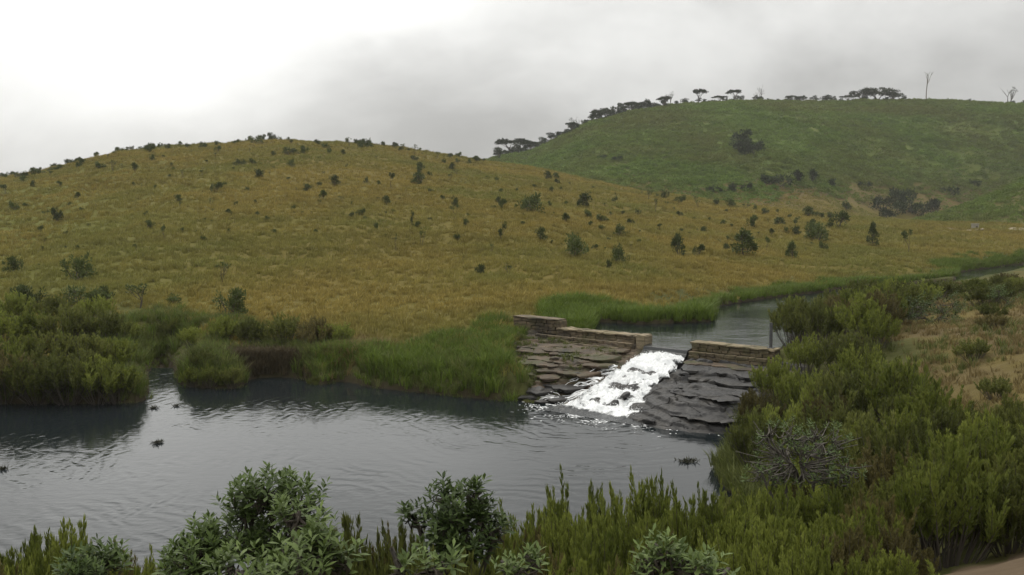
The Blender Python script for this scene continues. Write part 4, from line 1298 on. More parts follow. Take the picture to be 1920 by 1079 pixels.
big = [
    (1004, 400, 38, 52, 'low', 'broadest leafy dark shrub high on the slope above the weir'),
    (1098, 388, 27, 26, 'round', 'dark rounded shrub upslope beside the broadest one'),
    (942, 392, 19, 20, 'round', 'small rounded shrub just downslope of the saddle between the hills'),
    (1059, 418, 19, 18, 'round', 'small dark shrub below the gap between two large upslope shrubs'),
    (1014, 452, 27, 20, 'round', 'compact dark shrub on a short stem halfway up the slope above the wall'),
    (941, 453, 36, 24, 'tall', 'upright leafy shrub halfway up the slope above the high wall stub'),
    (1071, 480, 43, 54, 'low', 'spreading shrub of several clumps in the golden grass above the weir'),
    (1156, 493, 36, 40, 'low', 'low dark shrub of two merged clumps above the bright green bank grass'),
    (1160, 441, 22, 34, 'low', 'low flat shrub upslope of the two-clump shrub'),
    (1273, 481, 42, 29, 'round', 'dense egg-shaped dark shrub standing alone in the golden grass'),
    (1310, 479, 21, 20, 'round', 'small brownish shrub next to the dense egg-shaped one'),
    (1395, 479, 50, 50, 'pyramid', 'largest pyramid-shaped dark shrub on the valley floor'),
    (1437, 473, 29, 14, 'tall', 'narrow upright shrub next to the largest pyramid-shaped one'),
    (1484, 485, 33, 23, 'pyramid', 'small leaning conical shrub nearest the far river bend'),
    (1364, 471, 14, 16, 'low', 'tiny shrub tucked against the largest pyramid-shaped one'),
    (1536, 455, 35, 52, 'low', 'wide clumped shrub beyond the river bend'),
    (1572, 427, 30, 32, 'round', 'rounded shrub behind the wide clumped one beyond the river bend'),
    (1541, 470, 18, 14, 'round', 'small shrub just in front of the wide clumped one'),
    (1636, 458, 38, 22, 'pyramid', 'conical dark shrub standing alone on the valley meadow'),
    (1703, 476, 40, 22, 'tall', 'tall thin-stemmed shrub by the far river bank'),
    (1588, 394, 17, 14, 'round', 'small dark shrub at the foot of the green hill'),
    (1414, 425, 22, 18, 'round', 'pale grey-green shrub up the valley from the pyramid-shaped one'),
    (1462, 424, 16, 26, 'low', 'low shrub pair in the middle of the valley'),
    (1492, 440, 16, 16, 'round', 'small round shrub in the middle of the valley'),
    (897, 516, 22, 20, 'round', 'ragged little shrub low on the slope above the tall bank grass'),
    (953, 516, 22, 22, 'sparse', 'thin stalky shrub low on the slope above the wall stub'),
    (921, 477, 24, 11, 'sparse', 'single stalky stem with a tuft of leaves on the lower slope'),
    (790, 463, 36, 17, 'sparse', 'tall stalky shrub with leaves only at the top, mid-slope'),
    (742, 470, 32, 12, 'sparse', 'nearly bare spindly shrub mid-slope'),
    (772, 426, 30, 15, 'tall', 'slim upright shrub above the tall stalky one'),
    (855, 408, 25, 18, 'tall', 'upright shrub on the right shoulder of the golden hill'),
    (876, 423, 14, 12, 'round', 'little round shrub on the right shoulder of the golden hill'),
    (733, 354, 29, 16, 'tall', 'dark upright shrub near the top of the golden hill'),
    (786, 347, 25, 24, 'round', 'rounded dark shrub near the top of the golden hill'),
    (1143, 503, 17, 10, 'round', 'tiny shrub below the low two-clump shrub'),
    (1228, 398, 29, 14, 'sparse', 'thin pale shrub up the valley above the egg-shaped one'),
    (1217, 376, 19, 14, 'sparse', 'thin pale shrub furthest up the valley'),
    (308, 449, 25, 15, 'tall', 'dark upright shrub on the middle of the golden hill'),
    (106, 416, 25, 18, 'round', 'dark oval shrub on the far left flank of the golden hill'),
    (430, 403, 11, 13, 'round', 'small shrub at the middle height of the golden hill'),
    (627, 347, 19, 17, 'round', 'dark rounded shrub below the summit of the golden hill'),
    (540, 290, 14, 24, 'low', 'dark low shrub just under the summit of the golden hill'),
    (430, 596, 52, 62, 'low', 'grey-green twiggy shrub where the hill meets the bank bushes'),
    (420, 530, 36, 40, 'sparse', 'faint twiggy shrub just uphill of the grey-green one'),
    (140, 527, 48, 62, 'low', 'dark brownish shrub at the foot of the hill on the far left'),
    (28, 512, 28, 30, 'low', 'dark shrub at the left edge below the hill'),
    (148, 578, 40, 66, 'low', 'dark heathy shrub just above the left bank thicket'),
    (62, 582, 42, 60, 'low', 'dark shrub at the top of the left bank thicket by the frame edge'),
    (192, 566, 28, 26, 'round', 'small dark shrub above the left bank thicket'),
    (262, 580, 44, 44, 'sparse', 'thin upright shrub above the stream inlet'),
    (330, 574, 22, 44, 'low', 'low brown-green shrub right of the inlet, on the hill foot'),
]
for (px, by, hp, wp, kind, lab) in big:
    shrub_at(px, by, hp, wp, kind, lab)

# smaller shrubs scattered over the golden hill
rs = random.Random(11)
cnt = 0
taken = [(b[0], b[1]) for b in big]
tries = 0
while cnt < 240 and tries < 9000:
    tries += 1
    px = rs.uniform(2, 1560)
    top = float(np.interp(px, H1T[:, 0], H1T[:, 1]))
    t = rs.random() ** 1.7
    py = top + 4 + t * (200 if px < 900 else 130 if px < 1200 else 75)
    dens = 0.9 if (680 < px < 900 and t < 0.45) else 0.5
    if px > 1100: dens = 0.55
    if rs.random() > dens: continue
    if float(fbm(np.array([px / 75.0]), np.array([py / 32.0]), 87, 3)[0]) < rs.uniform(-.45, .02): continue
    if any(abs(px - q[0]) < 12 and abs(py - q[1]) < 8 for q in taken): continue
    taken.append((px, py)); cnt += 1
    sz = (6.5 + 11 * rs.random() ** 1.7) * (1.0 if t < 0.6 else 0.8)
    kind = rs.choice(['round', 'round', 'low', 'tall', 'sparse', 'round'])
    reg = 'upper left flank of the golden hill' if px < 330 else 'upper middle of the golden hill' if px < 640 else 'upper right shoulder of the golden hill' if px < 930 else 'golden slope falling towards the valley'
    shrub_at(px, py, sz, sz * rs.uniform(0.8, 1.3), kind, 'small dark shrub, one of those dotted over the ' + reg, 'small shrubs on the ' + reg)
# a row of them along the skyline of the golden hill
for i in range(62):
    px = rs.choice([rs.uniform(2, 330), rs.uniform(0, 520), rs.uniform(640, 920)])
    top = float(np.interp(px, H1T[:, 0], H1T[:, 1]))
    az = float(az_of(px, top)); D = float(skyline(az, 150, 300)[0][0]) + rs.uniform(-9, 4)
    x, y = D * math.sin(az), D * math.cos(az); z = float(terrain(np.array([x]), np.array([y]))[0])
    h = rs.uniform(0.8, 1.7)
    plant('skyline_shrub', 'small dark shrub standing on the skyline of the golden hill', 'shrub', 'shrubs along the skyline of the golden hill', rs.choice(['round', 'low', 'round']), (x, y, z - .05), h, h * rs.uniform(.8, 1.1))
for px, h in ((484, 1.7), (495, 1.7), (510, 2.3), (650, 1.3), (681, 1.6)):
    az = float(az_of(px, 265)); D = float(skyline(az, 150, 300)[0][0])
    x, y = D * math.sin(az), D * math.cos(az); z = float(terrain(np.array([x]), np.array([y]))[0])
    plant('skyline_shrub', {484: 'first of three dark shrubs on the summit of the golden hill', 495: 'middle one of three dark shrubs on the summit', 510: 'tallest of three dark shrubs on the summit of the golden hill',
          650: 'small lone shrub on the skyline right of the summit', 681: 'pointed lone shrub on the skyline where the hill starts to fall'}[px], 'shrub', 'shrubs along the skyline of the golden hill', 'round', (x, y, z - .05), h, h * .8)

# shrubs and thickets on the green hill
green_sh = [(1392, 268, 24, 34, 'round'), (1410, 290, 28, 44, 'low'), (1385, 285, 20, 30, 'round'), (1425, 284, 18, 30, 'low'),
            (1437, 346, 20, 26, 'round'), (1460, 348, 22, 34, 'low'), (1495, 345, 24, 24, 'round'), (1523, 345, 26, 22, 'round'), (1330, 362, 14, 18, 'low'), (1346, 362, 12, 14, 'round'), (1374, 360, 16, 20, 'round'), (1403, 358, 16, 18, 'round'),
            (1560, 350, 14, 16, 'round'), (1650, 392, 24, 40, 'low'), (1675, 385, 30, 40, 'low'), (1690, 400, 24, 44, 'low'), (1725, 404, 26, 40, 'low'), (1655, 410, 20, 34, 'low'), (1745, 398, 22, 30, 'low'), (1700, 372, 18, 26, 'low'),
            (1130, 300, 10, 18, 'low'), (1160, 302, 9, 18, 'low'), (1780, 366, 16, 22, 'low'), (1620, 352, 12, 22, 'low'), (1830, 350, 12, 22, 'low')]
for i, (px, by, hp, wp, kind) in enumerate(green_sh):
    if i < 4: lab, g = 'dark tree-like shrub in the clump halfway up the green hill', 'clump halfway up the green hill'
    elif i < 13: lab, g = 'dark shrub in the loose row at the foot of the green hill', 'row at the foot of the green hill'
    elif i < 20: lab, g = 'dark bushy shrub in the gully between the green hill and brown spur', 'gully thicket'
    else: lab, g = 'small dark bush lost in the bracken of the green hill', 'bushes in the bracken'
    shrub_at(px, by, hp, wp, kind, lab, g, M_TREE, 'thicket_shrub')


# ------------------------------------------------------------------ trees on the far ridge
def tree_variant(seed, kind):
    r = np.random.default_rng(seed); w = MB(); tips = []
    if kind == 'umbrella':
        p = np.array([0, 0, -.03]); lean = r.normal(0, .06, 2)
        pts = [p + np.array([lean[0] * t, lean[1] * t, 0.52 * t]) for t in np.linspace(0, 1, 5)]
        w.tube(pts, np.linspace(.030, .02, 5), 6)
        for i in range(9):
            th = i * 0.7 + r.random(); q = 0.22 + 0.26 * r.random()
            e = np.array([math.cos(th) * q, math.sin(th) * q, 0.86 + 0.05 * r.random() - q * q * 0.75])
            mid = pts[-1] * .5 + e * .5 + np.array([0, 0, -.03])
            w.tube([pts[r.integers(2, 5)], mid, e], (.014, .010, .005), 4)
            tips.append((e, np.array([0, 0, 1.0])))
            for j in range(3): tips.append((e + r.normal(0, .07, 3) * [1, 1, .25], np.array([0, 0, 1.0])))
        c = leaf_crown(tips, r, 30, 0.13, 0.08, 0.05, 0.55)
    elif kind == 'bushy':
        for i in range(2):
            grow_branches(w, r, (r.normal(0, .04), 0, -.03), (r.normal(0, .15), r.normal(0, .15), 1), 0.42, .03, 0, 2, tips, (3, 5), .55, .1, 4)
        c = leaf_crown(tips, r, 34, 0.15, 0.085, 0.05, 0.7)
    elif kind == 'dead':
        grow_branches(w, r, (0, 0, -.03), (0.02, 0, 1), 0.5, .026, 0, 3, tips, (2, 4), .38, .12, 5, .6)
        c = None
    elif kind == 'snag':
        pts = [np.array([0.02 * math.sin(t * 4), 0, -0.03 + .62 * t]) for t in np.linspace(0, 1, 5)]
        w.tube(pts, np.linspace(.02, .015, 5), 6)
        for d in ((-.28, .1, 1), (.42, 0, 1), (.1, .2, 1), (-.5, -.1, .8)):
            grow_branches(w, r, pts[-1] - np.array([0, 0, r.random() * .12]), np.array(d), .24, .012, 0, 1, tips, (2, 3), .4, .1, 3)
        c = None
    elif kind == 'spreadbare':
        for i in range(3):
            grow_branches(w, r, (0, 0, -.03), (r.normal(0, .45), r.normal(0, .3), 1), 0.42, .02, 0, 3, tips, (2, 4), .42, .05, 4, .62)
        c = leaf_crown(tips[:6], r, 4, .06, .05, .03)
    norm_h([w] + ([c] if c else []))
    return w.mesh('trunk'), (c.mesh('crown', False) if c else None)


TREES = {k: [tree_variant(700 + 10 * j + i, k) for i in range(4 if k in ('umbrella', 'bushy') else 2)] for j, k in enumerate(('umbrella', 'bushy', 'dead', 'snag', 'spreadbare'))}


def ridge_pt(px, back=0.0):
    top = float(np.interp(px, H2T[:, 0], H2T[:, 1]))
    az = float(az_of(px, top)); D = float(skyline(az, 420, 640)[0][0]) + back
    x, y = D * math.sin(az), D * math.cos(az)
    return x, y, float(terrain(np.array([x]), np.array([y]))[0]), D / FPX


ridge = [(958, 34, 66, 'umbrella', 'broad umbrella-shaped tree at the low end of the ridge'), (1310, 28, 27, 'umbrella', 'neat umbrella-topped tree on the skyline above the green hill'),
         (1377, 24, 26, 'umbrella', 'umbrella-topped tree on the skyline, right one of the paired crowns'), (1349, 15, 22, 'umbrella', 'short flat-topped tree between two umbrella-topped trees'),
         (1254, 28, 20, 'spreadbare', 'thin nearly bare tree, first on the level part of the ridge'), (1423, 30, 16, 'spreadbare', 'thin bare-branched tree with a bent top in mid ridge'), (1415, 18, 12, 'dead', 'small bare tree beside the bent-topped one'),
         (1737, 48, 22, 'snag', 'tall dead forked tree standing alone against the sky'), (1890, 30, 30, 'spreadbare', 'bare spreading tree on the skyline at the frame edge'),
         (1085, 24, 26, 'spreadbare', 'bare-branched tree rising out of the ridge thicket'), (1197, 16, 30, 'umbrella', 'flat-topped tree on the climbing part of the ridge'), (1072, 20, 26, 'umbrella', 'flat-topped tree in the ridge thicket beside the bare-branched one'),
         (1482, 13, 22, 'umbrella', 'small flat-topped tree in mid ridge'), (1500, 12, 18, 'umbrella', 'smaller flat-topped tree right of its twin in mid ridge'), (1590, 13, 26, 'umbrella', 'flat dark tree beside the big round crowns'),
         (1618, 22, 34, 'bushy', 'left one of the big round crowned trees on the ridge'), (1645, 25, 40, 'bushy', 'tallest of the big round crowned trees on the ridge'), (1675, 23, 40, 'bushy', 'right one of the big round crowned trees on the ridge'), (1548, 13, 30, 'bushy', 'low bushy tree just left of the big round crowns')]
for px, hp, wp, kind, lab in ridge:
    x, y, z, m = ridge_pt(px)
    k = {'umbrella': 1.05, 'bushy': 1.0, 'dead': .7, 'snag': .55, 'spreadbare': .9}[kind]
    bare = kind in ('dead', 'snag', 'spreadbare')
    plant('ridge_tree', lab, 'tree', 'trees along the ridge of the green hill', kind, (x, y, z - .2), hp * m, wp * m / k, None, M_TREE, M_BARKP if kind in ('dead', 'snag') else M_BARK, TREES)
for i in range(46):
    px = 928 + 325 * (i + rs.random()) / 46
    x, y, z, m = ridge_pt(px, rs.uniform(-5, 4)); h = rs.choice([rs.uniform(11, 17), rs.uniform(16, 27)]) * (1.1 if px < 1000 else 1.0) * m
    plant('ridge_tree', 'dark crowded tree in the thicket climbing the shoulder of the ridge', 'tree', 'thicket on the shoulder of the ridge', 'bushy' if i % 9 else 'umbrella', (x, y, z - .8), h, h * rs.uniform(.75, 1.2), None, M_TREE, M_BARK, TREES)
for i in range(40):
    px = 1250 + 670 * (i + rs.random()) / 40
    if px > 1700 and rs.random() < 0.45: continue
    x, y, z, m = ridge_pt(px, rs.uniform(-2, 4)); h = rs.uniform(7, 15) * (0.6 if px > 1700 else 1) * m
    plant('ridge_tree', 'low dark bushy tree in the fringe along the level ridge top', 'tree', 'low fringe along the ridge top', 'bushy', (x, y, z - .2), h, h * rs.uniform(.8, 1.3), None, M_TREE, M_BARK, TREES)

# ------------------------------------------------------------------ heath shrubs: upright feathery plumes
def heath_variant(seed, nst, leaves, width=0.42, plume=0.42, lw=0.0125, ll=0.046):
    r = np.random.default_rng(seed); st = MB(); lf = MB()
    P = []; D = []; tint = []
    for i in range(nst):
        th = r.random() * 6.283; q = math.sqrt(r.random())
        rootp = np.array([math.cos(th) * q * width * .25, math.sin(th) * q * width * .25, -0.08])
        H = (1.0 - 0.38 * q * q) * (0.72 + 0.28 * r.random())
        tip = np.array([math.cos(th) * q * width, math.sin(th) * q * width, H]) + r.normal(0, .02, 3)
        mid = rootp * .45 + tip * .55 + np.array([math.cos(th), math.sin(th), 0]) * 0.06 * q + [0, 0, -.02]
        t = np.linspace(0, 1, 6)[:, None]
        pts = (1 - t) ** 2 * rootp + 2 * t * (1 - t) * mid + t * t * tip
        st.tube(pts, np.linspace(.008, .002, 6), 3, r.random())
        tv = r.random()
        subs = [(pts, 1 - plume, 1.0, 1.0)]
        for j in range(r.integers(2, 5)):      # side plumes
            k = 0.35 + 0.45 * r.random(); b = (1 - k) ** 2 * rootp + 2 * k * (1 - k) * mid + k * k * tip
            a2 = r.random() * 6.283; ln = plume * (0.35 + .45 * r.random())
            e = b + np.array([math.cos(a2) * .3 * ln, math.sin(a2) * .3 * ln, ln])
            st.tube([b, (b + e) / 2 + np.array([math.cos(a2), math.sin(a2), 0]) * ln * .1, e], (.003, .0025, .0015), 3, .5)
            subs.append((np.linspace(b, e, 6), 0.1, 1.0, .8))
        for pl, t0, t1, ws in subs:
            n = int(leaves * (0.6 if ws < 1 else 1.0))
            u = t0 + (t1 - t0) * r.random(n)
            idx = np.clip(u * 5, 0, 4.999); i0 = idx.astype(int); f = (idx - i0)[:, None]
            c = pl[i0] * (1 - f) + pl[i0 + 1] * f; ax = pl[i0 + 1] - pl[i0]; ax /= np.linalg.norm(ax, axis=1, keepdims=True)
            an = r.random(n) * 6.283
            o = np.c_[np.cos(an), np.sin(an), np.zeros(n)]
            uu = (u - t0) / (t1 - t0)
            env = (0.35 + 0.65 * np.sin(np.clip(uu, 0, 1) * 2.6 + .35)) * ws
            P.append(c + o * (0.022 * env * r.random(n))[:, None]); D.append(ax * 1.15 + o * (0.62 * (1 - uu * .75))[:, None] + r.normal(0, .15, (n, 3)))
            tint.append(np.clip(tv * .6 + r.random(n) * .4, 0, 1))
    P = np.concatenate(P); D = np.concatenate(D); tint = np.concatenate(tint)
    lf.inst(DIAMOND, DIAMOND_Q, frames(D, r.random(len(P)) * 6, ll * (0.6 + .7 * r.random(len(P))), lw), P, tint)
    norm_h([st, lf])
    return st.mesh('stems'), lf.mesh('foliage', False)


HEATH_N = [heath_variant(800 + i, 40, 120) for i in range(5)]                 # near, fine
HEATH_F = [heath_variant(820 + i, 40, 38, 0.5, .42, .021, .075) for i in range(4)]  # further off, coarser leaves
N_HEATH = 0


def heath(xyz, h, w, label, group, near=True, mat=None):
    global N_HEATH
    N_HEATH += 1
    V = HEATH_N if near else HEATH_F
    st, lf = V[random.randrange(len(V))]
    o = thing('heath_shrub', label, 'shrub', xyz, random.uniform(0, 6.28), (w, w, h), group)
    if random.random() < 0.9: o.rotation_euler = (random.uniform(-.08, .08), random.uniform(-.03, .16), random.uniform(0, 6.28))
    for nm, me, mt in (('stems', st, M_BARK), ('foliage', lf, (mat or M_HEATH) if random.random() > .13 else M_HEATHD)):
        if not me.materials: me.materials.append(mt)
        c = obj(nm, me, None, o)
        if me.materials[0] is not mt:
            c.material_slots[0].link = 'OBJECT'; c.material_slots[0].material = mt
    return o


def gz(x, y): return float(terrain(np.array([x]), np.array([y]))[0])


ORD = ['first', 'second', 'third', 'fourth', 'fifth', 'sixth', 'seventh', 'eighth', 'ninth', 'tenth', 'eleventh', 'twelfth', 'thirteenth', 'fourteenth', 'fifteenth', 'sixteenth']


def front_row(d, tops, px0, px1, step, wfac, what, group, mat=None, jit=12):
    """shrubs at distance d whose tops draw the given outline"""
    px = px0; k_ = 0
    while px < px1:
        p = px + rs.uniform(-.35, .35) * step
        ty = float(np.interp(p, [t[0] for t in tops], [t[1] for t in tops])) + rs.uniform(-jit, jit)
        dd = d * rs.uniform(.95, 1.05)
        X, Y, Z = ray(p, ty); k = dd / Y
        x, y, zt = float(X * k), float(Y * k), float(CZ + Z * k)
        g = gz(x, y); h = zt - g
        if 0.4 < h < 3.8:
            heath((x, y, g - .03), h, wfac * (0.85 + .3 * rs.random()) * (1.0 if h > 1.2 else .8), '%s, %s from the left' % (what, ORD[k_]), group, True, mat); k_ += 1
        px += step


G1 = 'heath shrubs in the near left corner'; G2 = 'heath shrubs between the rhododendrons'; G3 = 'heath shrubs of the bottom centre thicket'
front_row(11.0, [(-60, 985), (0, 1005), (60, 990), (120, 945), (150, 985), (200, 1015), (228, 990), (250, 1020), (300, 1010), (340, 1050)], -50, 340, 30, 1.4, 'yellow-green heath shrub at the water in the near corner', G1, M_HEATH, 8)
front_row(8.5, [(-60, 1020), (100, 1005), (200, 1040), (330, 1045)], -40, 340, 48, 1.3, 'yellow-green heath shrub in the front row of the near corner', G1, M_HEATH)
front_row(9.5, [(590, 990), (640, 940), (680, 945), (720, 968), (790, 975), (900, 990), (960, 985)], 600, 975, 30, 1.3, 'dark plumed heath shrub by the water between two rhododendrons', G2, M_HEATHB, 10)
front_row(7.5, [(600, 1030), (800, 1015), (960, 1030)], 620, 960, 46, 1.2, 'dark plumed heath shrub in front between two rhododendrons', G2, M_HEATHB)
front_row(11.5, [(950, 965), (1000, 920), (1060, 875), (1110, 885), (1170, 855), (1220, 870), (1300, 885), (1420, 895), (1660, 900)], 980, 1660, 46, 1.45, 'bright green heath shrub in the rear row of the centre thicket', G3, M_HEATH, 14)
front_row(9.6, [(950, 985), (1060, 940), (1200, 925), (1420, 935), (1660, 940)], 960, 1680, 52, 1.35, 'bright green heath shrub in the middle row of the centre thicket', G3, M_HEATH, 16)
front_row(8.4, [(950, 1010), (1060, 975), (1200, 960), (1420, 970), (1660, 965), (1760, 985)], 960, 1740, 60, 1.25, 'bright green heath shrub in the third row of the centre thicket', G3, M_HEATH, 16)
front_row(7.2, [(950, 1045), (1060, 1020), (1200, 1010), (1420, 1010), (1660, 1010), (1780, 1030)], 960, 1770, 68, 1.2, 'bright green heath shrub in the foremost row of the thicket', G3, M_HEATH, 14)
# right side thicket, from the camera bank to the weir
RT = [(4.2, 12.2), (4.0, 16.0), (4.6, 19.5), (5.6, 23.5), (6.0, 28.5), (7.4, 32), (8.8, 35.6), (11.4, 39.0), (13.4, 43.5), (16, 49), (21, 56), (27, 62), (25.5, 56), (21.0, 47), (17.5, 41), (15.0, 35), (13.2, 30), (11.8, 25), (10.2, 20), (8.6, 15.5), (6.2, 11.2)]
pts = []
tries = 0
while tries < 14000 and len(pts) < 190:
    tries += 1
    x, y = rs.uniform(4, 28), rs.uniform(10, 63)
    if seg_dist(np.array([x]), np.array([y]), RT)[0] > 0: continue
    if seg_dist(np.array([x]), np.array([y]), POOL)[0] < 0.7: continue
    if (x - px_) ** 2 + (y - py_) ** 2 < 1.15 ** 2 or (y > 36.5 and x < 12.7): continue
    if any((x - q[0]) ** 2 + (y - q[1]) ** 2 < (0.72 + 0.027 * y) ** 2 for q in pts): continue
    pts.append((x, y))
for x, y in pts:
    h = rs.uniform(1.5, 2.1) if y < 20 else rs.uniform(1.9, 2.6)
    if y > 56: h *= .8
    h *= 0.72 + 0.28 * float(np.clip(seg_dist(np.array([x]), np.array([y]), POOL)[0] / 2.5, 0, 1))
    where = 'on the slope in front of the bare-branched shrub' if y < 17 else 'in the thicket between the dark rock slab and meadow' if y < 36 else 'beside the post at the end of the weir' if y < 46 else 'along the river bank beyond the weir'
    heath((x, y, gz(x, y) - .04), h, h * rs.uniform(1.05, 1.3) * (1.0 if y < 24 else .95), 'dense green feathery heath shrub ' + where, 'heath thicket ' + where, y < 24, M_HEATH if rs.random() < .6 else M_HEATHB)
# low shrubs along the river beyond, and a few out in the meadow
for i, (x, y, h) in enumerate(((26, 56, 1.7), (28.5, 59, 1.5), (31, 62, 1.3), (33.5, 64, 1.3), (36, 68, 1.2), (39, 71, 1.2), (42, 75, 1.2), (33, 58, 1.5), (30, 54, 1.5), (36.5, 63.5, 1.2), (27.5, 51.5, 1.5))):
    heath((x, y, gz(x, y) - .04), h, h * 1.7, 'low heath shrub between the far channel and the meadow, %s from the weir' % ORD[i], 'heath shrubs along the far channel', False, M_HEATHB if i % 3 else M_HEATH)
for x, y, h, lab in ((20.5, 37.5, .8, 'small heath tuft alone in the dry meadow'), (17.6, 33.5, .9, 'small heath tuft where the thicket meets the meadow'), (24.5, 45, 1.0, 'rounded heath tuft at the river side of the meadow'), (15.2, 27.5, .8, 'low heath tuft at the near side of the meadow')):
    heath((x, y, gz(x, y) - .04), h, h * 1.8, lab, 'heath tufts in the meadow', False, M_HEATHB)
# right edge
for x, y, h in ((6.6, 11.4, 1.3), (7.3, 12.2, 1.5), (7.7, 13.3, 1.6), (8.6, 13.8, 1.6), (8.6, 15.2, 1.6), (9.6, 15.8, 1.7), (9.4, 17.4, 1.5), (10.4, 17.9, 1.6), (11.2, 19.6, 1.5)):
    heath((x, y, gz(x, y) - .04), h, h * 1.2, 'olive brown heath shrub above the earth path at the right edge', 'heath shrubs above the path', True, M_HEATHB)
# left bank
LB = [(10, 748, 95), (70, 752, 90), (130, 752, 88), (185, 752, 85), (218, 752, 74), (30, 705, 80), (100, 700, 80), (165, 700, 80), (212, 692, 62), (0, 660, 80), (60, 650, 70), (130, 648, 76), (200, 645, 66), (240, 640, 56),
                                  (362, 726, 36), (395, 726, 42), (435, 726, 42), (380, 690, 40), (470, 650, 60), (530, 650, 66), (590, 655, 66), (630, 650, 50), (360, 650, 40), (420, 640, 50), (590, 722, 30), (100, 610, 60), (30, 610, 60), (180, 605, 50), (320, 625, 40)]
rows = {}
for px, by, hp in sorted(LB):
    if px < 290: row = 'at the water in the left bank thicket' if by > 730 else 'in the second row of the left bank thicket' if by > 680 else 'in the third row of the left bank thicket' if by > 635 else 'at the top of the left bank thicket'
    elif by > 685: row = 'on the low spit beside the inlet'
    else: row = 'on the bank above the brown bracken mound'
    n_ = rows[row] = rows.get(row, 0) + 1
    x, y, z = hit(px, by); m = math.hypot(x, y) / FPX; h = hp * m * (0.7 if 225 < px < 345 else 1.0)
    heath((x, y, z - .05), h, h * 1.35, 'olive heath shrub %s, %s from the left' % (row, ORD[n_ - 1]), 'heath shrubs ' + row, False, M_HEATHB if (px // 10) % 3 else M_HEATH)

# rust-coloured dead bracken mound at the water
x0, y0, z0 = hit(490, 700)
n = 420; xx = x0 + RNG.normal(0, 1.5, n); yy = y0 + RNG.normal(0.5, .8, n); zz = terrain(xx, yy)
ok = seg_dist(xx, yy, POOL) > 0.05
scatter('dead_bracken', 'rust brown dead bracken mound at the water below the left bank', np.c_[xx, yy, zz][ok], RNG.random(ok.sum()) * 6, .6 + .6 * RNG.random(ok.sum()), RNG.integers(0, 3, ok.sum()), [tuft(280 + i, 26, .75, .018, .3, .3) for i in range(3)], M_RUST)
x0, y0, z0 = hit(655, 655)
n = 300; xx = x0 + RNG.normal(0, .9, n); yy = y0 + RNG.normal(0, 1.2, n); zz = terrain(xx, yy)
scatter('pale_bracken', 'pale tan dry grass mound on the bank beside the rust brown one', np.c_[xx, yy, zz], RNG.random(n) * 6, .6 + .6 * RNG.random(n), RNG.integers(0, 3, n), [tuft(285 + i, 24, .7, .016, .3, .3) for i in range(3)], M_TAN)


# ------------------------------------------------------------------ rhododendrons
LEAF_ME = [None, None]
def leaf_mesh(mat, k):
    if LEAF_ME[k] is None:
        mb = MB(); mb.add(LEAF, LEAF_Q, LEAF_T, .5); LEAF_ME[k] = mb.mesh('leaf'); LEAF_ME[k].materials.append(mat)
    return LEAF_ME[k]


def leaf_mesh_v(mat, v):
    mb = MB(); mb.add(LEAF, LEAF_Q, LEAF_T, v); me = mb.mesh('leaf'); me.materials.append(mat); return me


LEAFSETS = {}


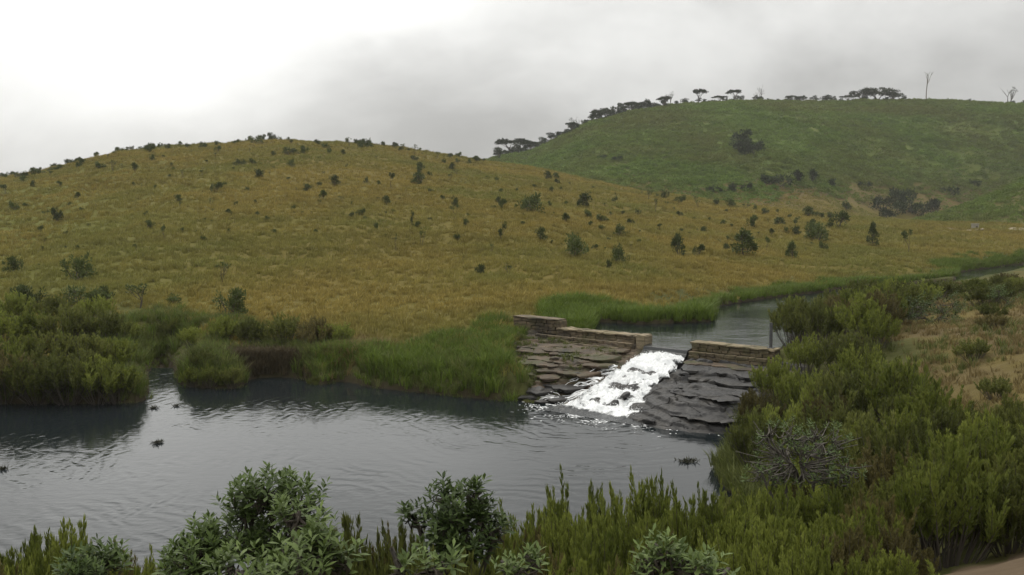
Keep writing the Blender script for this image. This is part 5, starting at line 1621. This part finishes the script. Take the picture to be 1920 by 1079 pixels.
def rhododendron(name, label, base, blobs, ntip, leafL, mat, seed, per=(9, 13), single=250, group='rhododendrons in front of the pool', bare=0.0, bark=None):
    """stems rise from the base to tips spread over a few rounded masses; every tip ends in a rosette of leaves.
    blobs: (x, y, z, rx, rz) in world metres"""
    r = np.random.default_rng(seed)
    root = thing(name, label, 'shrub', base, 0, 1.0, group)
    B = np.array(base); st = MB()
    tips = []
    vol = np.array([b[3] ** 2 * b[4] for b in blobs]) ** .66; vol /= vol.sum()
    for bi, b in enumerate(blobs):
        c = np.array(b[:3]) - B; n = max(4, int(ntip * vol[bi]))
        mains = []
        # limb to the mass
        t = np.linspace(0, 1, 7)[:, None]
        mid = c * np.array([.25, .25, .55]); low = c - np.array([0, 0, b[4] * .75])
        limb = (1 - t) ** 2 * np.array([r.normal(0, .05), r.normal(0, .05), -.1]) + 2 * t * (1 - t) * mid + t * t * low
        st.tube(limb, np.linspace(.035, .022, 7), 6, r.random())
        for m_ in range(5):
            d = r.normal(0, 1, 3); d[2] = abs(d[2]) * .6 + .2; d /= np.linalg.norm(d)
            e = c + d * np.array([b[3], b[3], b[4]]) * .45
            q = (low + e) / 2 + r.normal(0, .05, 3); st.tube([low, q, e], (.020, .016, .012), 5, r.random()); mains += [q, e]
        mains = np.array(mains)
        for i in range(n):
            d = r.normal(0, 1, 3); d /= np.linalg.norm(d); d[2] = d[2] * .9 + .12
            p = c + d * np.array([b[3], b[3], b[4]]) * ((0.55 + .5 * r.random() ** .5) if r.random() > .14 else 1.1 + .35 * r.random())
            if p[2] < 0.15: continue
            k = mains[np.argmin(np.linalg.norm(mains - p, axis=1))]
            q = (k + p) / 2 + np.array([0, 0, -.05]) + r.normal(0, .03, 3)
            st.tube([k, q, p], (.010, .008, .005), 4, r.random())
            dd = (p - q); dd /= np.linalg.norm(dd); dd = dd * .5 + np.array([0, 0, .8])
            if r.random() >= bare: tips.append((p, dd / np.linalg.norm(dd)))
    obj('stems', st.mesh('stems'), bark or M_BARK, root)
    P = []; D = []; Lg = []; tv = []; RL = []
    for p, dd in tips:
        n = r.integers(*per); s = 0.8 + .45 * r.random(); tt = r.random()
        ph = r.random() * 6.283
        ax = np.cross(dd, [1, .2, 0]); ax /= np.linalg.norm(ax); ay = np.cross(dd, ax)
        for i in range(n):
            an = ph + i * 2.4; el = 0.15 + 0.75 * (i / n) + r.normal(0, .12)      # outer leaves droop, inner ones rise
            o = ax * math.cos(an) + ay * math.sin(an)
            v = o * math.cos(el) + dd * math.sin(el) * 1.1
            P.append(p + dd * .012 * i * leafL / .1); D.append(v); Lg.append(leafL * s * (1.1 - .4 * i / n)); tv.append(np.clip(tt * .5 + r.random() * .3 + .25 * i / n, 0, 1))
            RL.append(r.normal(0, .25))
    P = np.array(P); D = np.array(D); Lg = np.array(Lg); tv = np.array(tv); RL = np.array(RL)
    Mx = frames(D, RL, Lg, Lg * .33)
    # the leaves that show largest become leaves of their own, the rest one mass
    cv = np.array([0, 0, CZ]) - (P + B); cv /= np.linalg.norm(cv, axis=1, keepdims=True)
    nrm = Mx[:, :, 2] / np.linalg.norm(Mx[:, :, 2], axis=1, keepdims=True)
    score = Lg * (0.35 + np.abs((nrm * cv).sum(1))) + 0.05 * (cv * (P - np.mean(P, 0))).sum(1) + 0.04 * (P[:, 2] - P[:, 2].mean())
    order = np.argsort(-score); one = order[:single]; rest = order[single:]
    if mat.name not in LEAFSETS: LEAFSETS[mat.name] = [leaf_mesh_v(mat, (i + .5) / 6) for i in range(6)]
    for i in one:
        me = LEAFSETS[mat.name][min(5, int(tv[i] * 6))]
        o = bpy.data.objects.new('leaf', me); COL.objects.link(o); o.parent = root
        M4 = Matrix([list(Mx[i, 0]) + [P[i, 0]], list(Mx[i, 1]) + [P[i, 1]], list(Mx[i, 2]) + [P[i, 2]], [0, 0, 0, 1]])
        o.matrix_local = M4
    if len(rest):
        mb = MB(); mb.inst(LEAF, LEAF_Q, Mx[rest], P[rest], tv[rest], LEAF_T)
        tag(obj('foliage', mb.mesh('foliage'), mat, root), kind='stuff')
    return root


def P3(px, py, d):
    X, Y, Z = ray(px, py); k = d / Y
    return float(X * k), float(Y * k), float(CZ + Z * k)


def rh(label, base_px, d, blobs_px, ntip, leafL, mat, seed, **kw):
    """blobs_px: (px, py, dd, rx_px, rz_px) seen from the camera, stood at their own distance"""
    bl = []
    for (px, py, dd, rx, rz) in blobs_px:
        x, y, z = P3(px, py, d + dd); m = (d + dd) / FPX; bl.append((x, y, z, rx * m, rz * m))
    x, y, _ = P3(base_px, 900, d)
    return rhododendron('rhododendron', label, (x, y, gz(x, y)), bl, ntip, leafL, mat, seed, **kw)


rh('large dark rhododendron with rounded crown rising over the pool at the bottom', 500, 7.2, [(510, 935, .2, 55, 30), (470, 955, .3, 38, 36), (560, 965, 0, 35, 40), (430, 1025, .2, 70, 36), (380, 1055, 0, 60, 32), (530, 1035, .2, 60, 50), (335, 1072, .2, 36, 22)], 330, .098, M_RHODO, 901, single=280)
rh('pale leaved rhododendron in front of the large dark one', 590, 5.9, [(605, 1025, 0, 40, 40), (575, 1070, -.2, 60, 34), (635, 1060, 0, 28, 30), (445, 1085, -.3, 42, 24), (550, 975, .3, 28, 22)], 85, .095, M_RHODOL, 902, single=280)
rh('dark rhododendron with upright rosettes, bottom middle by the water', 850, 8.6, [(880, 932, 0, 24, 14), (832, 940, .2, 26, 16), (850, 978, 0, 50, 28), (905, 968, 0, 22, 16), (925, 1000, 0, 26, 22), (785, 978, .2, 26, 16), (865, 1025, 0, 60, 34)], 170, .115, M_RHODO, 903, single=250)
rh('small pale rhododendron sprig under the dark upright one', 970, 6.0, [(972, 1070, 0, 30, 14), (1003, 1056, .1, 14, 8), (955, 1086, 0, 30, 10)], 20, .085, M_RHODOL, 904, single=250)
rh('silvery green rhododendron at the bottom edge, right of centre', 1240, 5.4, [(1245, 1040, 0, 30, 18), (1215, 1062, 0, 30, 18), (1270, 1066, 0, 28, 20), (1230, 1084, 0, 40, 16)], 34, .085, M_RHODOL, 905, single=280)
rh('low sprig of pale leaves at the bottom edge beside the silvery rhododendron', 1350, 5.3, [(1345, 1078, 0, 36, 12), (1300, 1076, 0, 16, 10)], 12, .085, M_RHODOL, 906, single=200)
rh('low pale leaf rosettes at the bottom edge between the heath plumes', 810, 5.4, [(820, 1068, 0, 30, 12), (755, 1072, 0, 16, 10)], 12, .085, M_RHODOL, 907, single=200)
rh('low dark rhododendron in the near left corner', 180, 7.8, [(150, 1066, 0, 40, 16), (195, 1052, .2, 30, 16), (180, 1076, 0, 50, 14)], 56, .10, M_RHODO, 908, single=250)
rh('grey bare-branched rhododendron with sparse leaves in the right thicket', 1500, 13.0, [(1460, 825, 0, 50, 34), (1540, 830, 0, 55, 34), (1500, 870, 0, 95, 45), (1440, 890, 0, 40, 35), (1570, 890, 0, 50, 35)], 420, .075, M_RHODO, 909, single=200, bare=.66, bark=M_TWIG, group='rhododendrons on the right bank')
rh('dark leafy rhododendron on the right bank above the river bend', 1745, 45.0, [(1715, 582, 0, 36, 18), (1770, 576, 0, 36, 20), (1740, 596, 0, 52, 16)], 150, .17, M_RHODO, 910, single=0, group='rhododendrons on the right bank')
rh('small dark rhododendron at the right edge of the meadow by the river', 1880, 50.0, [(1880, 568, 0, 24, 16), (1872, 550, 0, 14, 10)], 70, .17, M_RHODO, 911, single=0, group='rhododendrons on the right bank')

# ------------------------------------------------------------------ small things
# far hut and track on the valley floor
x, y, z = hit(1828, 430); m = math.hypot(x, y) / FPX
hut = thing('marker_hut', 'small pale box-like hut beside the far track', 'hut', (x, y, z - .1), .2)
for nm, dims, off, mt in (('wall', (9 * m, 8 * m, 9 * m), 4.5 * m, M_HUT), ('roof', (10.5 * m, 9.5 * m, 1.2 * m), 9.6 * m, M_HUT)):
    bm = bmesh.new(); bmesh.ops.create_cube(bm, size=1.0)
    for v in bm.verts: v.co = Vector((v.co.x * dims[0], v.co.y * dims[1], v.co.z * dims[2] + off))
    bmesh.ops.bevel(bm, geom=list(bm.edges), offset=.05, segments=1, affect='EDGES')
    me = bpy.data.meshes.new(nm); bm.to_mesh(me); bm.free(); obj(nm, me, mt, hut)
bm = bmesh.new()
for v in [bm.verts.new(c) for c in ((-1.6 * m, -4.03 * m, .1), (1.6 * m, -4.03 * m, .1), (1.6 * m, -4.03 * m, 6 * m), (-1.6 * m, -4.03 * m, 6 * m))]: pass
bm.faces.new(bm.verts); ext = bmesh.ops.extrude_face_region(bm, geom=list(bm.faces)); bmesh.ops.translate(bm, vec=(0, -.05, 0), verts=[v for v in ext['geom'] if isinstance(v, bmesh.types.BMVert)])
me = bpy.data.meshes.new('door'); bm.to_mesh(me); bm.free(); obj('door', me, M_DARK, hut)
trk = [hit(px, py) for px, py in ((1780, 431), (1840, 430.5), (1900, 430), (1960, 430))]
trk = np.array(trk); t = np.linspace(0, 1, 60)
tx = np.interp(t, np.linspace(0, 1, 4), trk[:, 0]); ty = np.interp(t, np.linspace(0, 1, 4), trk[:, 1])
V = np.concatenate([np.c_[tx, ty + o] for o in (-1.0, -.4, .4, 1.0)]); V = np.c_[V, terrain(V[:, 0], V[:, 1]) + .12]
me = mk_mesh('track', V, grid_quads(4, 60), None, True)
if me.polygons[0].normal.z < 0: me.flip_normals()
tag(obj('track', me, M_TRACK), 'pale track across the far valley floor', kind='structure')


def weed(px, py, w, label):
    x, y = at(px, py, 0.0); m = math.hypot(x, y) / FPX; n = int(20 + 4 * w)
    mb = MB(); r = np.random.default_rng(int(px))
    P = np.c_[r.normal(0, w * m * .28, n), r.normal(0, w * m * .2, n), r.random(n) * .03]
    mb.inst(DIAMOND, DIAMOND_Q, frames(np.c_[r.normal(0, 1, (n, 2)), r.random(n) * .9], r.random(n) * 6, (.10 + .12 * r.random(n)), .03), P, r.random(n))
    for i in range(6):
        mb.tube([P[i] - [0, 0, .1], P[i] + r.normal(0, .15, 3) * [1, 1, 0] + [0, 0, .10]], (.02, .008), 4)
    tag(obj('water_weed', mb.mesh('water_weed', False), M_WEED, None, (float(x), float(y), 0.0)), label, 'weed')


weed(297, 831, 15, 'small dark clump of weed in open water off the inlet')
weed(4, 881, 12, 'dark tuft of weed at the left edge of the pool')
weed(330, 762, 4, 'faint weed tuft off the spit beside the inlet')
weed(286, 766, 10, 'bushy weed clump off the tip of the left bank')
weed(1290, 866, 26, 'row of dead twigs in the shallow water near the right thicket')

# ------------------------------------------------------------------ thin mist in the air
bm = bmesh.new(); bmesh.ops.create_cube(bm, size=1.0)
for v in bm.verts: v.co = Vector((v.co.x * 3060, v.co.y * 3060, -60 + (v.co.z + .5) * 190))
me = bpy.data.meshes.new('haze'); bm.to_mesh(me); bm.free()
mz = bpy.data.materials.new('haze'); mz.use_nodes = True; nt = mz.node_tree
for n in list(nt.nodes): nt.nodes.remove(n)
out = nt.nodes.new('ShaderNodeOutputMaterial'); pv = nt.nodes.new('ShaderNodeVolumePrincipled')
pv.inputs['Color'].default_value = (0.96, 0.96, 0.95, 1); pv.inputs['Density'].default_value = 0.00017; pv.inputs['Anisotropy'].default_value = 0.2
nt.links.new(pv.outputs[0], out.inputs['Volume'])
tag(obj('haze', me, mz), 'thin grey mist in the valley air', kind='stuff')
